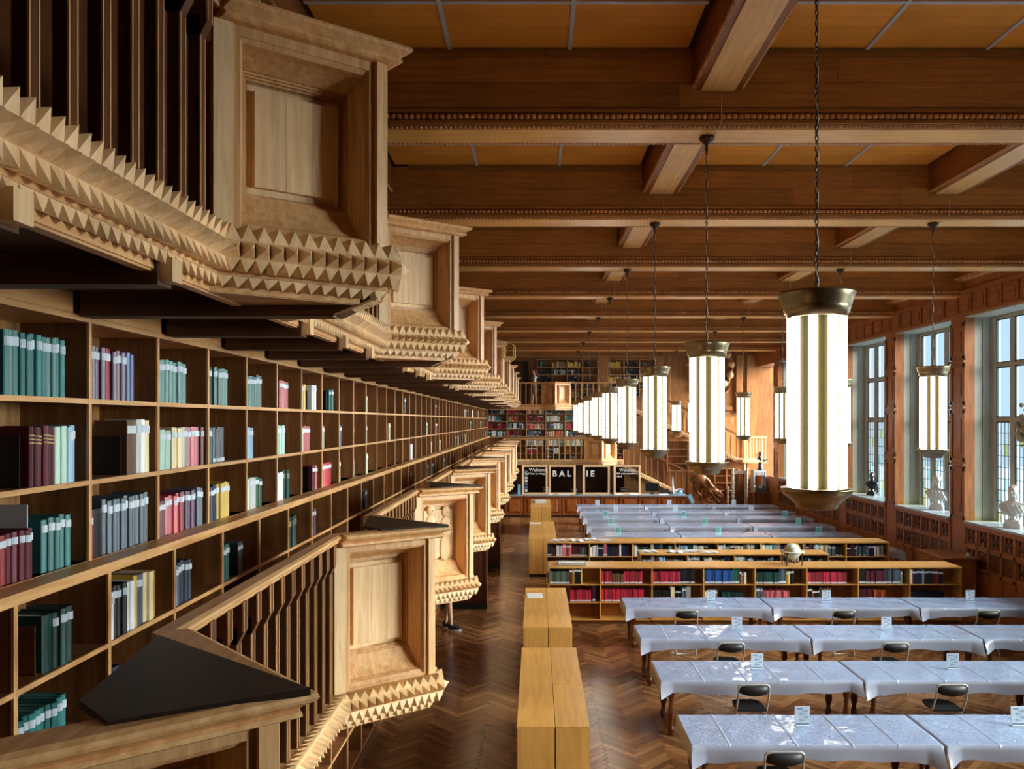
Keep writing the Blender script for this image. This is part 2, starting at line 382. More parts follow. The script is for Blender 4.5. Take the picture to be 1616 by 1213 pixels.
# ------------------------------------------------------------------ walls
struct('wall_left', MB().box(XL - .3, XL, YN, YF + .3, -.2, ZC + .2), brown_z)
struct('wall_near', MB().box(XL - .3, XR + .6, YN - .3, YN, -.2, ZC + .2), brown_z)
PIERS = BEAMS; ZS, ZH = 1.84, 6.74
wr = struct('wall_right', MB().box(XR, XR + .8, YN, BEAMS[0] - .3, ZS - .05, ZH).box(XR, XR + .8, YN, YF + .3, -.2, ZS - .05).box(XR, XR + .8, YN, YF + .3, ZH, ZC + .2), wall_wood, (XR, 0, 0))
mbp = MB()
for y in PIERS: mbp.box(XR, XR + .22, y - .33, y + .33, ZS - .05, ZH)
part('pier', mbp, wall_wood, wr)
mbs = MB()
for y in PIERS:
    mbs.box(XR + .22, XR + .8, y - .31, y + .31, ZS - .05, ZH)
    for s_ in (-1, 1):
        for z_ in [ZS + .35 * k for k in range(14)]: mbs.box(XR + .42, XR + .62, min(y + s_ * .31, y + s_ * .325), max(y + s_ * .31, y + s_ * .325), z_, z_ + .335)
part('stone_pier', mbs, stone, wr)
# pilasters with stacked recessed panels
pil = MB(); pw = .33
for z0, z1 in ((ZS, 3.1), (3.25, 4.5), (4.62, 5.6), (5.72, 6.6)):
    pil.box(-.03, 0, -pw, -pw + .09, z0, z1); pil.box(-.03, 0, pw - .09, pw, z0, z1)
    pil.box(-.03, 0, -pw, pw, z0, z0 + .08); pil.box(-.03, 0, -pw, pw, z1 - .08, z1)
    pil.box(-.02, 0, -.14, .14, z0 + .2, z1 - .2)
for z in (3.17, 4.56, 5.66): pil.box(-.055, 0, -pw, pw, z - .03, z + .03)
PM = pil.mesh('pilaster', wall_wood)
# wainscot bay: carved panels, grille
def wains(variant):
    mb = MB(); y0, y1 = -1.45, 1.45; n = 6; wd = (y1 - y0) / n
    mb.box(-.05, 0, y0, y1, ZS - .14, ZS - .06); mb.box(-.06, 0, y0 - .35, y1 + .35, 0, .16); mb.box(-.03, 0, y0, y1, .7, .78)
    for i in range(n + 1): mb.box(-.03, 0, y0 + i * wd - .035, y0 + i * wd + .035, .16, ZS - .14)
    mb.box(-.03, 0, y0, y1, 1.22, 1.30)
    mb.cur = 1
    for i in range(n):
        c = y0 + (i + .5) * wd
        for z0, z1 in ((1.33, ZS - .17), (.82, 1.19)):
            if z1 < 1.25 and i in ((0, 1, 2, 3) if variant else (2, 3, 4)): continue
            h = z1 - z0; zm = (z0 + z1) / 2
            for s in (-1, 1):   # linenfold pair: two hourglass folds
                cc = c + s * wd * .18; pts = [(-.06, z0), (.06, z0), (.03, z0 + .1), (.055, zm), (.03, z1 - .1), (.06, z1), (-.06, z1), (-.03, z1 - .1), (-.055, zm), (-.03, z0 + .1)]
                k = len(pts)
                mb.add([(0, cc + p, z) for p, z in pts] + [(-.035, cc + p * .55, zm + (z - zm) * .9) for p, z in pts],
                       [tuple(range(k, 2 * k))] + [(i_, (i_ + 1) % k, k + (i_ + 1) % k, k + i_) for i_ in range(k)])
            mb.ball((-.01, c, zm), (.03, .05, .07), 8, 5)
    return mb
def grille(variant):
    mb = MB(); y0 = -1.45; wd = 2.9 / 6; a, b_ = ((0, 4) if variant else (2, 5))
    for z in [.84 + .055 * k for k in range(7)]: mb.box(-.028, -.008, y0 + a * wd + .04, y0 + b_ * wd - .04, z, z + .03)
    return mb
WM = [wains(v).mesh('wainscot', [wall_wood_y, dark_wood]) for v in (0, 1)]
GM = [grille(v).mesh('radiator_grille', dark_wood) for v in (0, 1)]
frieze = MB()
frieze.box(-.06, 0, -1.8, 1.8, ZH + .02, ZH + .08); frieze.box(-.10, 0, -1.8, 1.8, ZB + .02, ZB + .12)
for i in range(6): frieze.box(-.04, 0, -1.8 + i * .6 - .03, -1.8 + i * .6 + .03, ZH + .08, ZB + .02)
for i in range(6): frieze.box(-.02, 0, -1.8 + i * .6 + .12, -1.8 + i * .6 + .48, ZH + .16, ZB - .08)
FM = frieze.mesh('frieze', wall_wood_y)
def window_mesh():
    st = MB(); y0, y1 = -1.49, 1.49; X0 = .62
    for k in range(5):
        c = y0 + .08 + k * (y1 - y0 - .16) / 4; st.cham(X0, X0 + .16, c - .065, c + .065, ZS - .05, ZH, .03)
    for z in (4.26, 5.55): st.box(X0 + .01, X0 + .15, y0, y1, z - .045, z + .045)
    st.box(X0, X0 + .16, y0, y1, ZH - .1, ZH)
    ld = MB(); pa = MB(); pc = MB()
    for k in range(4):
        a = y0 + .145 + k * (y1 - y0 - .16) / 4; b_ = a + (y1 - y0 - .16) / 4 - .13
        for z0, z1, g in ((ZS - .05, 4.215, 1), (4.305, 5.505, 0), (5.595, ZH - .1, 0)):
            pa.box(X0 + .07, X0 + .075, a, b_, z0, z1)
            for yy in (a, b_ - .03): ld.box(X0 + .055, X0 + .09, yy, yy + .03, z0, z1)
            for zz in (z0, z1 - .03): ld.box(X0 + .055, X0 + .09, a, b_, zz, zz + .03)
            if g:
                for q in range(1, 4): yy = a + (b_ - a) * q / 4; ld.box(X0 + .06, X0 + .085, yy - .006, yy + .006, z0, z1)
                nz = 9
                for q in range(1, nz): zz = z0 + (z1 - z0) * q / nz; ld.box(X0 + .06, X0 + .085, a, b_, zz - .006, zz + .006)
                for q in range(5):
                    rr = random.Random(k * 7 + q); yy = a + (b_ - a) * rr.randrange(4) / 4; zz = z0 + (z1 - z0) * rr.randrange(nz) / nz
                    pc.cur = q % 2; pc.box(X0 + .076, X0 + .079, yy + .01, yy + (b_ - a) / 4 - .01, zz + .01, zz + (z1 - z0) / nz - .01)
    return st.mesh('mullion', stone), ld.mesh('lead_came', lead), pa.mesh('glass_pane', pane_m), pc.mesh('coloured_quarry', [pane_y, pane_g])
W1, W2, W3, W4 = window_mesh()
SILL = MB().box(-.06, .64, -1.47, 1.47, ZS - .05, ZS).mesh('window_sill', sill_stone)
HEADM = MB().box(0, .8, -1.47, 1.47, ZH - .03, ZH).mesh('soffit', stone)
for i, y in enumerate(PIERS):
    link('pilaster', PM, wr, (0, y, 0))
    if i < len(PIERS) - 1:
        c = y + 1.8
        o = struct('window_%d' % (i + 1), None, None, (XR, c, 0))
        link('mullion', W1, o); link('lead_came', W2, o); link('glass_pane', W3, o); link('coloured_quarry', W4, o); link('window_sill', SILL, o); link('window_soffit', HEADM, o)
        link('wainscot', WM[i % 2], wr, (0, c, 0)); link('radiator_grille', GM[i % 2], wr, (0, c, 0))
        link('frieze', FM, wr, (0, c, 0))
struct('lawn_outside', MB().box(XR + .8, XR + 60, -40, 80, -.6, -.5), plain('grass_outside', (150, 176, 190), .9))

# ------------------------------------------------------------------ left bookcases
U0, UP = 3.985, .72
XU, XLW = -2.28, -2.18
kk = range(-9, 45)
def case(name, label, xf_, xb_, zs, ztop, edge_mat, y0=-1.6, y1=YF):
    t_ = thing(name, label, 'bookcase', (xf_, 0, 0))
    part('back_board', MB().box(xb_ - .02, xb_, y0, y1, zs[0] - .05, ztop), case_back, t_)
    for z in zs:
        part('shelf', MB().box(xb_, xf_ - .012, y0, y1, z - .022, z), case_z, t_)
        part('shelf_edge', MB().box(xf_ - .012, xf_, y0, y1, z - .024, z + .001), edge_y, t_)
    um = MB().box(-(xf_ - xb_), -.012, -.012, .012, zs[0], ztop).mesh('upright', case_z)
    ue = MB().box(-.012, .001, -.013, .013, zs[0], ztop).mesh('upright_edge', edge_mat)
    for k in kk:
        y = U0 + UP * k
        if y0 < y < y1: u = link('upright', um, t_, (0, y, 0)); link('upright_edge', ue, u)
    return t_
ZT, ZM, ZBt, ZLG = 4.75, 4.345, 3.93, 3.52
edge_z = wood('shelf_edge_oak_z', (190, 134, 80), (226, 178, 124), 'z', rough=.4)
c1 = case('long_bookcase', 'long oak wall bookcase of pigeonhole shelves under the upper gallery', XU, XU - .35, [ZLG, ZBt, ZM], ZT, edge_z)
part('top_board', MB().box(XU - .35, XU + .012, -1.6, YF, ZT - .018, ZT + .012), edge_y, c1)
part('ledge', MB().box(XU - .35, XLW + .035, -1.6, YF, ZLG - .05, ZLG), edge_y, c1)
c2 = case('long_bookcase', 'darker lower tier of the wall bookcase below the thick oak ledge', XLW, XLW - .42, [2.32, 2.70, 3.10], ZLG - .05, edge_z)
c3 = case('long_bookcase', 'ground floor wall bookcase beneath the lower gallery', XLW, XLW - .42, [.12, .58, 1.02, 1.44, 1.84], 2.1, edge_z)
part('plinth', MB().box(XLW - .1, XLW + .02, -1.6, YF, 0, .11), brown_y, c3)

# ------------------------------------------------------------------ galleries
LX = -1.40
def gallery(label, path_fn, tips, ztop, zteeth, ystart, yend, xb, bhalf=(.45, .68), axis='y', wallx=-2.28, pitch=.175, near_from=0, nmax=300, desk=True):
    """axis y: line runs along the left wall; axis x: along the far wall."""
    org = path_fn(yend / 2 + ystart / 2, 0)
    g = thing('gallery', label, 'gallery', (org[0], org[1], zteeth - .27))
    pts = [path_fn(ystart, 0)]; segs = []; bays = []
    for t_ in tips:
        a, b_, c = path_fn(t_ - bhalf[0], 0), path_fn(t_ + (.03 if axis == 'y' else 0), xb), path_fn(t_ + bhalf[1], 0)
        segs.append((len(pts) - 1, len(pts))); pts += [a, b_, c]; bays.append((len(pts) - 3, len(pts) - 2, len(pts) - 1))
    segs.append((len(pts) - 1, len(pts))); pts.append(path_fn(yend, 0))
    crown = [(-.06, 0), (.058, 0), (.080, -.010), (.085, -.022), (.078, -.034), (.05, -.050), (.036, -.062), (.048, -.068), (.050, -.082), (.03, -.092), (-.06, -.092)]
    rail = [(-.05, 0), (.018, 0), (.038, -.010), (.040, -.024), (.026, -.036), (.018, -.04), (.022, -.046), (.018, -.056), (-.05, -.056)]
    for sa, sb_ in segs: part('handrail', MB().sweep([(o, ztop + z) for o, z in rail], pts, sub=[sa, sb_]), oak_y if axis == 'y' else oak_x, g)
    for tri in bays: part('cap_moulding', MB().sweep([(o, ztop + z) for o, z in crown], pts, sub=list(tri)), oak_y if axis == 'y' else oak_x, g)
    bk = [(0, 0), (.045, -.05), (.045, -.13), (0, -.18), (0, -.20), (-.045, -.235), (-.045, -.27), (-.12, -.27), (-.12, 0)]
    part('nailhead_band', MB().sweep([(o, zteeth + z) for o, z in bk], pts), oak_y if axis == 'y' else oak_x, g)
    rows = [((0, 0), (.045, -.05), .062, 1), ((.045, -.054), (.045, -.126), .075, 1), ((.045, -.13), (0, -.18), .062, 1), ((0, -.203), (-.045, -.235), .045, 1)]
    pyr = []
    for i in range(len(pts) - 1):
        for p0, p1, h, _ in rows:
            e = [(Vector(miter(pts, i, o) + (zteeth + z,)), Vector(miter(pts, i + 1, o) + (zteeth + z,))) for o, z in (p0, p1)]
            ln = (e[0][1] - e[0][0]).length; n = max(2, round(ln / .065))
            d = (e[0][1] - e[0][0]).normalized(); out = Vector((d.y, -d.x, 0)); 
            pn = Vector((-(p1[1] - p0[1]), (p1[0] - p0[0]))); pn.normalize()
            nrm = out * pn.x + Vector((0, 0, pn.y))
            for q in range(n):
                a, b_, c, dd = [e[r_][0].lerp(e[r_][1], (q + s) / n) for r_, s in ((0, 0), (0, 1), (1, 1), (1, 0))]
                ctr = (a + b_ + c + dd) / 4
                pyr.append((ctr, [a, b_, c, dd, ctr + nrm * h]))
    cam_ = Vector((0, 0, EYE)); 
    def vis_(c): return c.y > near_from
    order = sorted([p for p in pyr if vis_(p[0])], key=lambda p: (p[0] - cam_).length)
    first = order[:nmax]; ids = set(id(p) for p in first)
    F = [(0, 4, 1), (1, 4, 2), (2, 4, 3), (3, 4, 0)]
    for p in first: part('nailhead', MB().add(p[1], F), panel_oak, g)
    rest = MB()
    for p in pyr:
        if id(p) not in ids: rest.add(p[1], F)
    part('nailheads', rest, panel_oak, g, kind='stuff')
    # balusters
    zb, zt = zteeth, ztop - .05
    def bal():
        mb = MB(); mb.cham(-.055, 0, -.024, .024, zb, zt - .2, .008)
        mb.prism([(-.055, -.024), (0, -.024), (0, .024), (-.055, .024)], zt - .2, zt - .12)
        k = len(mb.v)
        mb.add([(-.055, -.024, zt - .2), (0, -.024, zt - .2), (.03, -.024, zt - .14), (.03, -.024, zt), (-.085, -.024, zt), (-.085, -.024, zt - .14),
                (-.055, .024, zt - .2), (0, .024, zt - .2), (.03, .024, zt - .14), (.03, .024, zt), (-.085, .024, zt), (-.085, .024, zt - .14)],
               [(0, 1, 2, 3, 4, 5), (11, 10, 9, 8, 7, 6)] + [(i, i + 6, (i + 1) % 6 + 6, (i + 1) % 6) for i in range(6)])
        
        mb.cur = 1  # edge beads in second wood; paler oak paints in the lit edge lines
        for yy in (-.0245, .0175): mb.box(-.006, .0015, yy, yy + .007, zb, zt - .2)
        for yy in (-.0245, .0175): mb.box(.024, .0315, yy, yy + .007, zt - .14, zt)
        if axis == 'x': mb.v = [(-y, -x, z) for x, y, z in mb.v]; 
        return mb
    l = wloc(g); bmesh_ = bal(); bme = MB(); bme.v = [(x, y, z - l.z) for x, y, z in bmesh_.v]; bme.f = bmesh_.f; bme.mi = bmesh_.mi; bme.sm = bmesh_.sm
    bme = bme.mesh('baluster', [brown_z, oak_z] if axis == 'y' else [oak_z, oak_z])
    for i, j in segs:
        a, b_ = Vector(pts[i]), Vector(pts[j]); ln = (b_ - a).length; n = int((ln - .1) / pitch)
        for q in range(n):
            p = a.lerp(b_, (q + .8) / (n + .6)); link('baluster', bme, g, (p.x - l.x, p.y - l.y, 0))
    # bays
    for bi, (ia, ib, ic) in enumerate(bays):
        A, B, Cc = [Vector(pts[i] + (0,)) for i in (ia, ib, ic)]
        bay = link('bay', None, g); bay.location = (A.x - l.x, A.y - l.y, 0)
        for (P0, P1, back) in ((A, B, 0), (B, Cc, 1)):
            u = (P1 - P0); Ln = u.length; u.normalize(); v = Vector((u.y, -u.x, 0))
            def T(a, b_, c): q = P0 + u * a + v * b_; return (q.x, q.y, c)
            zt_, zb_ = ztop - .088, zteeth
            def ubox(mb, a0, a1, b0, b1, c0, c1):
                mb.add([T(a0, b0, c0), T(a1, b0, c0), T(a1, b1, c0), T(a0, b1, c0), T(a0, b0, c1), T(a1, b0, c1), T(a1, b1, c1), T(a0, b1, c1)],
                       [(0, 1, 2, 3), (7, 6, 5, 4), (4, 5, 1, 0), (5, 6, 2, 1), (6, 7, 3, 2), (7, 4, 0, 3)])
            def ring(mb, o, b0, i_, b1):   # splayed ring between rectangles o and i_ (a0,a1,c0,c1) at depths b0,b1
                oc = [T(o[0], b0, o[2]), T(o[1], b0, o[2]), T(o[1], b0, o[3]), T(o[0], b0, o[3])]
                ic_ = [T(i_[0], b1, i_[2]), T(i_[1], b1, i_[2]), T(i_[1], b1, i_[3]), T(i_[0], b1, i_[3])]
                mb.add(oc + ic_, [(k, (k + 1) % 4, (k + 1) % 4 + 4, k + 4) for k in range(4)])
            if not back or axis == 'x':
                for a0, a1 in ((-.015, .07), (Ln - .06, Ln)):
                    m_ = MB(); ubox(m_, a0, a1, -.06, .0, zb_, zt_); part('post', m_, panel_oak, bay)
                o1 = (.07, Ln - .06, zb_ + .0, zt_); o2 = (.10, Ln - .09, zb_ + .02, zt_ - .05)
                o3 = (.115, Ln - .105, zb_ + .045, zt_ - .07); o4 = (.150, Ln - .135, zb_ + .20, zt_ - .125); o5 = (.156, Ln - .141, zb_ + .206, zt_ - .131); o6 = (.186, Ln - .172, zb_ + .236, zt_ - .17)
                m_ = MB(); ring(m_, o1, -.012, o2, -.012); ring(m_, o2, -.012, o2, -.02); ring(m_, o2, -.02, o3, -.035)
                for s in range(4):   # cove
                    f0, f1 = s / 4, (s + 1) / 4; cv = lambda f: (1 - math.cos(f * math.pi / 2))
                    L_ = lambda f: tuple(o3[k] + (o4[k] - o3[k]) * f for k in range(4))
                    ring(m_, L_(f0), -.035 - .13 * f0, L_(f1), -.035 - .13 * f1) if False else ring(m_, L_(f0 ** 1.6), -.035 - .14 * f0 ** .8, L_(f1 ** 1.6), -.035 - .14 * f1 ** .8)
                ga = lambda q: tuple(o4[k] + (o6[k] - o4[k]) * q for k in range(4))
                for q in range(4): ring(m_, ga(q / 4), -.175 - q * .012, ga(q / 4), -.187 - q * .012); ring(m_, ga(q / 4), -.187 - q * .012, ga((q + 1) / 4), -.187 - q * .012)
                part('splayed_frame', m_, oak_z, bay)
                m_ = MB(); ubox(m_, o6[0] - .01, o6[1] + .01, -.255, -.223, o6[2] - .01, o6[3] + .01); pn_ = part('panel', m_, panel_oak, bay)
                # raised boards of the panel field
                xs = [o6[0] + .028, o6[0] + .028 + (o6[1] - o6[0] - .03) * .36, o6[0] + .028 + (o6[1] - o6[0] - .03) * .68, o6[1] - .006]
                for k in range(3):
                    m_ = MB(); ubox(m_, xs[k], xs[k + 1] - .0015, -.225, -.196, o6[2] + .03, o6[3] - .03); part('panel_board', m_, panel_oak, pn_) if False else part('panel_board', m_, panel_oak, bay)
                if axis == 'y' and bi in CARVED.get(label[:5], ()):    # two carved standing figures
                    m_ = MB(); zc = (o6[2] + o6[3]) / 2; cxa = (o6[0] + o6[1]) / 2; Mr = Matrix((( u.x, v.x, 0, 0), (u.y, v.y, 0, 0), (0, 0, 1, 0), (0, 0, 0, 1)))
                    for s, hh in ((-.10, .03), (.11, .0)):
                        c_ = lambda a_, z_: Vector(T(cxa + s + a_, -.192, zc + z_ + hh))
                        m_.ball(c_(0, .26), (.055, .02, .07), 12, 8, Mr); m_.ball(c_(.02, .255), (.02, .03, .02), 6, 5, Mr)
                        m_.ball(c_(0, .05), (.085, .018, .15), 12, 8, Mr); m_.ball(c_(-.01, -.18), (.075, .016, .16), 12, 8, Mr)
                        for q in (-.04, .0, .04): m_.tube([c_(q, .1), c_(q * 1.2, -.1), c_(q * 1.4, -.32)], .008, 5)
                        m_.tube([c_(.07, .12), c_(.09, .0), c_(.02, -.04)], .022, 6)
                    part('carved_relief', m_, panel_oak, bay, label='pale carved relief of standing robed figures')
                m_ = MB(); ubox(m_, .0, Ln, -.3, -.255, zb_, zt_); part('inner_board', m_, oak_z, bay)
            else:
                m_ = MB(); ubox(m_, .0, Ln, -.06, -.02, zb_, zt_)
                for a0, a1, c0, c1 in ((0, .08, zb_, zt_), (Ln - .08, Ln, zb_, zt_), (.08, Ln - .08, zb_, zb_ + .1), (.08, Ln - .08, zt_ - .1, zt_)): ubox(m_, a0, a1, -.02, 0, c0, c1)
                part('return_panel', m_, oak_z, bay)
        ins = lambda P: P
        T_ = tips[bi]
        dt = MB().prism([path_fn(T_ - .10, .11), path_fn(T_ - .255, .275), path_fn(T_ - .0, .735), path_fn(T_ + .57, .01)], ztop - .01, ztop + .012)
        if desk: part('book_rest', dt, dark_top, bay)
        part('bay_floor', MB().prism([miter(pts, ia, -.09), miter(pts, ib, -.09), miter(pts, ic, -.09)], zteeth - .2, zteeth - .16), joist_m, bay)
        # little soffit lath under the bay
        part('soffit_board', MB().prism([miter(pts, ia, -.05), miter(pts, ib, -.06), miter(pts, ic, -.05)], zteeth - .275, zteeth - .255), oak_x, bay)
    return g, pts
CARVED = {'lower': (2,), 'upper': ()}
utips = [.25, 3.85, 7.45, 11.05, 14.65, 18.25, 22.6, 26.2, 29.8, 33.5]
ltips = [2.30, 5.92, 9.54, 13.16, 16.78, 20.4, 24.02, 27.64, 31.26]
pf = lambda y, o: (LX + o, y)
CARVED = {'upper': (), 'lower': (2,)}
gu, up_pts = gallery('upper oak gallery along the bookcase wall, triangular bays with recessed panels', pf, utips, EYE + 1.86, EYE + .845, -1.6, 34.6, .66, (.43, .68), near_from=1.9, desk=False)
gl_, lo_pts = gallery('lower oak gallery along the bookcase wall, dark triangular book rests on its bays', pf, ltips, EYE - .80, EYE - 1.925, -1.6, 34.6, .63, near_from=2.5)
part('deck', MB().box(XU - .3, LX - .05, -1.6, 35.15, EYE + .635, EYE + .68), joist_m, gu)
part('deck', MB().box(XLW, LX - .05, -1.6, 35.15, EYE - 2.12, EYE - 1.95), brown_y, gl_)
part('fascia', MB().box(LX - .10, LX - .055, -1.6, 34.6, EYE + .565, EYE + .64), oak_y, gu)
lgu = wloc(gu)
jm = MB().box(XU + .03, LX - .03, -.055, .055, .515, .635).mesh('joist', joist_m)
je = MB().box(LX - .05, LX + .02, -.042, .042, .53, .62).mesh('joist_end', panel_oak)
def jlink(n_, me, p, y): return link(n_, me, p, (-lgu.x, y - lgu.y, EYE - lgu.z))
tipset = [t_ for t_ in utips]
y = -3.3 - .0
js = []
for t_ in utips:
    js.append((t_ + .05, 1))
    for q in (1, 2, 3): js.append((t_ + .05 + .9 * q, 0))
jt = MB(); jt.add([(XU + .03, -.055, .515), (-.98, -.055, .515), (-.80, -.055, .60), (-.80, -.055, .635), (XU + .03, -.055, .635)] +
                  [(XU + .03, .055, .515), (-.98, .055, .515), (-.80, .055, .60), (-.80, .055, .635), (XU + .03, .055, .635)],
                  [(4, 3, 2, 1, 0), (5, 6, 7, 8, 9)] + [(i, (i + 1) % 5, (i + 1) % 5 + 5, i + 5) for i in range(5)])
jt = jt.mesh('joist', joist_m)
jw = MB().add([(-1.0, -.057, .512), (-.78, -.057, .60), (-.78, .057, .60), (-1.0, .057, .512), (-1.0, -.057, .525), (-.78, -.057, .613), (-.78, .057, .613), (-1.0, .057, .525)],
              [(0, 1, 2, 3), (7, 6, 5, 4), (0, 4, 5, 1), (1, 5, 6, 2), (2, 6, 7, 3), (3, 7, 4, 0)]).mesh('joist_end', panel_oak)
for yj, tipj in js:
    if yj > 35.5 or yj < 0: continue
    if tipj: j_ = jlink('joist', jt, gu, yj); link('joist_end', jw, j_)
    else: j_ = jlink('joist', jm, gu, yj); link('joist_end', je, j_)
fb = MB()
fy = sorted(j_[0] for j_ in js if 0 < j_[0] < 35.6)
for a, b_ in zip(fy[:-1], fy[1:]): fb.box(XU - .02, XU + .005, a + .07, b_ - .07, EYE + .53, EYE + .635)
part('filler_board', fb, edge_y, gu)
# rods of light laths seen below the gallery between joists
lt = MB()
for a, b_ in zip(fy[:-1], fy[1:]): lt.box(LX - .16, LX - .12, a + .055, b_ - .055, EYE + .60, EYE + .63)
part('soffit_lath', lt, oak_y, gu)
# end partitions standing on the floor under the lower gallery
for y, x in ((17.6, -1.12), (22.4, -1.05)):
    t_ = thing('book_stack_end', 'dark wooden end of a book stack under the lower gallery, ' + ('the nearer of the two' if y < 20 else 'the farther of the two'), 'bookcase end', (-1.6, y, 0))
    part('side_panel', MB().box(-2.15, x, y - .05, y + .02, .1, 2.0), dark_wood, t_)
    part('base', MB().box(-2.15, x + .02, y - .08, y + .05, 0, .12), black_m, t_)
    part('end_post', MB().cham(x - .05, x + .02, y - .07, y + .04, .12, 2.02, .01), dark_wood, t_)

# ------------------------------------------------------------------ books
BC = dict(teal=(46, 122, 122), dteal=(22, 66, 62), red=(150, 34, 42), crim=(190, 40, 66), maroon=(98, 32, 50), purple=(92, 58, 96), navy=(24, 36, 66), black=(24, 24, 28),
          slate=(84, 100, 116), grey=(128, 132, 136), white=(222, 226, 228), cream=(222, 206, 166), yellow=(214, 178, 70), blue=(34, 84, 160), sky=(150, 196, 232), pink=(206, 104, 116),
          brown=(104, 74, 54), orange=(196, 92, 40), green=(40, 96, 64), pale=(176, 212, 200), gg=(88, 108, 96))
BMAT = {k: plain('book_cloth_' + k, v, .38, noise=.08, vary=.32) for k, v in BC.items()}
BMAT2 = {k: plain('book_cloth_dark_' + k, [c * .72 for c in v], .5, noise=.08) for k, v in BC.items()}
label_m = plain('spine_label_paper', (214, 226, 240), .5, noise=.03); gold_m = plain('gilt_band', (214, 196, 130), .4)
def cover_mb(seg=4):   # unit book: spine at x=0 facing +x, x -1..0 ; y 0..1 ; z 0..1
    mb = MB(); pr = [(-1, .0), (-.06, .0)] + [(-.06 + .06 * math.sin(math.pi * (k + .5) / seg) if seg else 0, (k + .5) / seg) for k in range(seg)] + [(-.06, 1), (-1, 1), (-1, .88), (-.1, .88), (-.1, .12), (-1, .12)]
    n = len(pr); vs = [(x, y, 0) for x, y in pr] + [(x, y, 1) for x, y in pr]
    mb.add(vs, [(i, (i + 1) % n, n + (i + 1) % n, n + i) for i in range(n)] + [tuple(range(n, 2 * n)), tuple(range(n))[::-1]]); return mb
COV = {k: cover_mb().mesh('book', m_) for k, m_ in BMAT.items()}
PAGES = MB().box(-.97, -.1, .12, .88, .015, .97).mesh('pages', paper)
def lab(z0, z1): 
    mb = MB(); seg = 4; p = [(-.06, .04)] + [(-.05 + .062 * math.sin(math.pi * (k + .5) / seg), .04 + .92 * (k + .5) / seg) for k in range(seg)] + [(-.06, .96)]
    n = len(p); mb.add([(x + .012, y, z0) for x, y in p] + [(x + .012, y, z1) for x, y in p], [(i, i + 1, n + i + 1, n + i) for i in range(n - 1)]); return mb
LAB = {'t': lab(.76, .90).mesh('spine_label', label_m), 'b': lab(.04, .14).mesh('spine_label', label_m), 'g': None, 'n': None}
gb_ = MB()
for z in (.72, .78, .84): q = lab(z, z + .02); gb_.add(q.v, q.f)
LAB['g'] = gb_.mesh('gilt_bands', gold_m)
CN = dict(teal='teal', dteal='dark green', red='red', crim='crimson', maroon='maroon', purple='purple', navy='navy blue', black='black', slate='slate grey', grey='grey', white='white', cream='cream', yellow='yellow',
          blue='royal blue', sky='pale blue', pink='pink', brown='brown', orange='orange', green='green', pale='pale green', gg='grey green')
seen = {}; ordn2 = 'first second third fourth fifth sixth seventh eighth ninth tenth eleventh twelfth thirteenth fourteenth fifteenth sixteenth seventeenth eighteenth nineteenth twentieth'.split() + ['further'] * 20
count = [0]; far = MB(); far_mats = list(BMAT.values()) + list(BMAT2.values()) + [label_m]; far_ix = {k: i for i, k in enumerate(BMAT)}
def run(x, y, z, dirv, items, wide, label_at, rnd, individual=True, depth=.2, maxlen=None):
    """books stand from (x,y) along dirv ('y': spines +X, 'x': spines -Y)."""
    pos = 0
    for it in items:
        col, n, h, t_ = it[:4]; lb = it[4] if len(it) > 4 else 't'
        if col == '_': pos += t_; continue
        for q in range(n):
            hh = h * rnd.uniform(.97, 1.02); tt = t_ * rnd.uniform(.9, 1.06); dd = depth * rnd.uniform(.94, 1.0)
            if maxlen and pos + tt > maxlen: return pos
            off = rnd.uniform(-.012, .006)
            if individual and count[0] < 300:
                count[0] += 1
                o = link('book', COV[col]); o.scale = (dd, tt * .91, hh)
                if dirv == 'y': o.location = (x + off, y + pos, z)
                else: o.location = (x + pos, y - off, z); o.rotation_euler = (0, 0, -math.pi / 2)
                tl = {'t': ' white-labelled', 'g': ' gilt-banded', 'b': ' foot-tabbed', 'n': ''}[lb]
                ck = (label_at, col, tl); seen[ck] = seen.get(ck, 0) + 1
                tag(o, '%s %s%s volume from the left, %s' % (ordn2[seen[ck] - 1], CN[col], tl, label_at), 'book', '%s%s volumes, %s' % (CN[col], tl, label_at))
                link('pages', PAGES, o)
                if LAB[lb]: link('spine_label' if lb != 'g' else 'gilt_bands', LAB[lb], o)
            else:
                far.cur = far_ix[col] + (len(BMAT) if (q + len(far.v)) % 3 == 0 or rnd.random() < .25 else 0)
                if dirv == 'y':
                    far.box(x - dd, x + off, y + pos, y + pos + tt * .90, z, z + hh)
                    if lb != 'n': far.cur = len(far_mats) - 1; a = .76 if lb == 't' else .05; far.box(x + off, x + off + .002, y + pos + .002, y + pos + tt * .92, z + hh * a, z + hh * (a + .12))
                else:
                    far.box(x + pos, x + pos + tt * .96, y - off, y + dd, z, z + hh)
                    if lb != 'n': far.cur = len(far_mats) - 1; a = .76 if lb == 't' else .05; far.box(x + pos + .002, x + pos + tt * .92, y - off - .002, y - off, z + hh * a, z + hh * (a + .12))
            pos += tt
    return pos
rw = random.Random(5)
rowz = {'T': ZM, 'M': ZBt, 'B': ZLG, 'L': 3.10, 'K': 2.70}
rown = {'T': 'top', 'M': 'second', 'B': 'third', 'L': 'fourth', 'K': 'fifth'}
ordn = ['nearest', 'second', 'third', 'fourth', 'fifth', 'sixth', 'seventh', 'eighth', 'ninth', 'tenth', 'eleventh', 'twelfth']
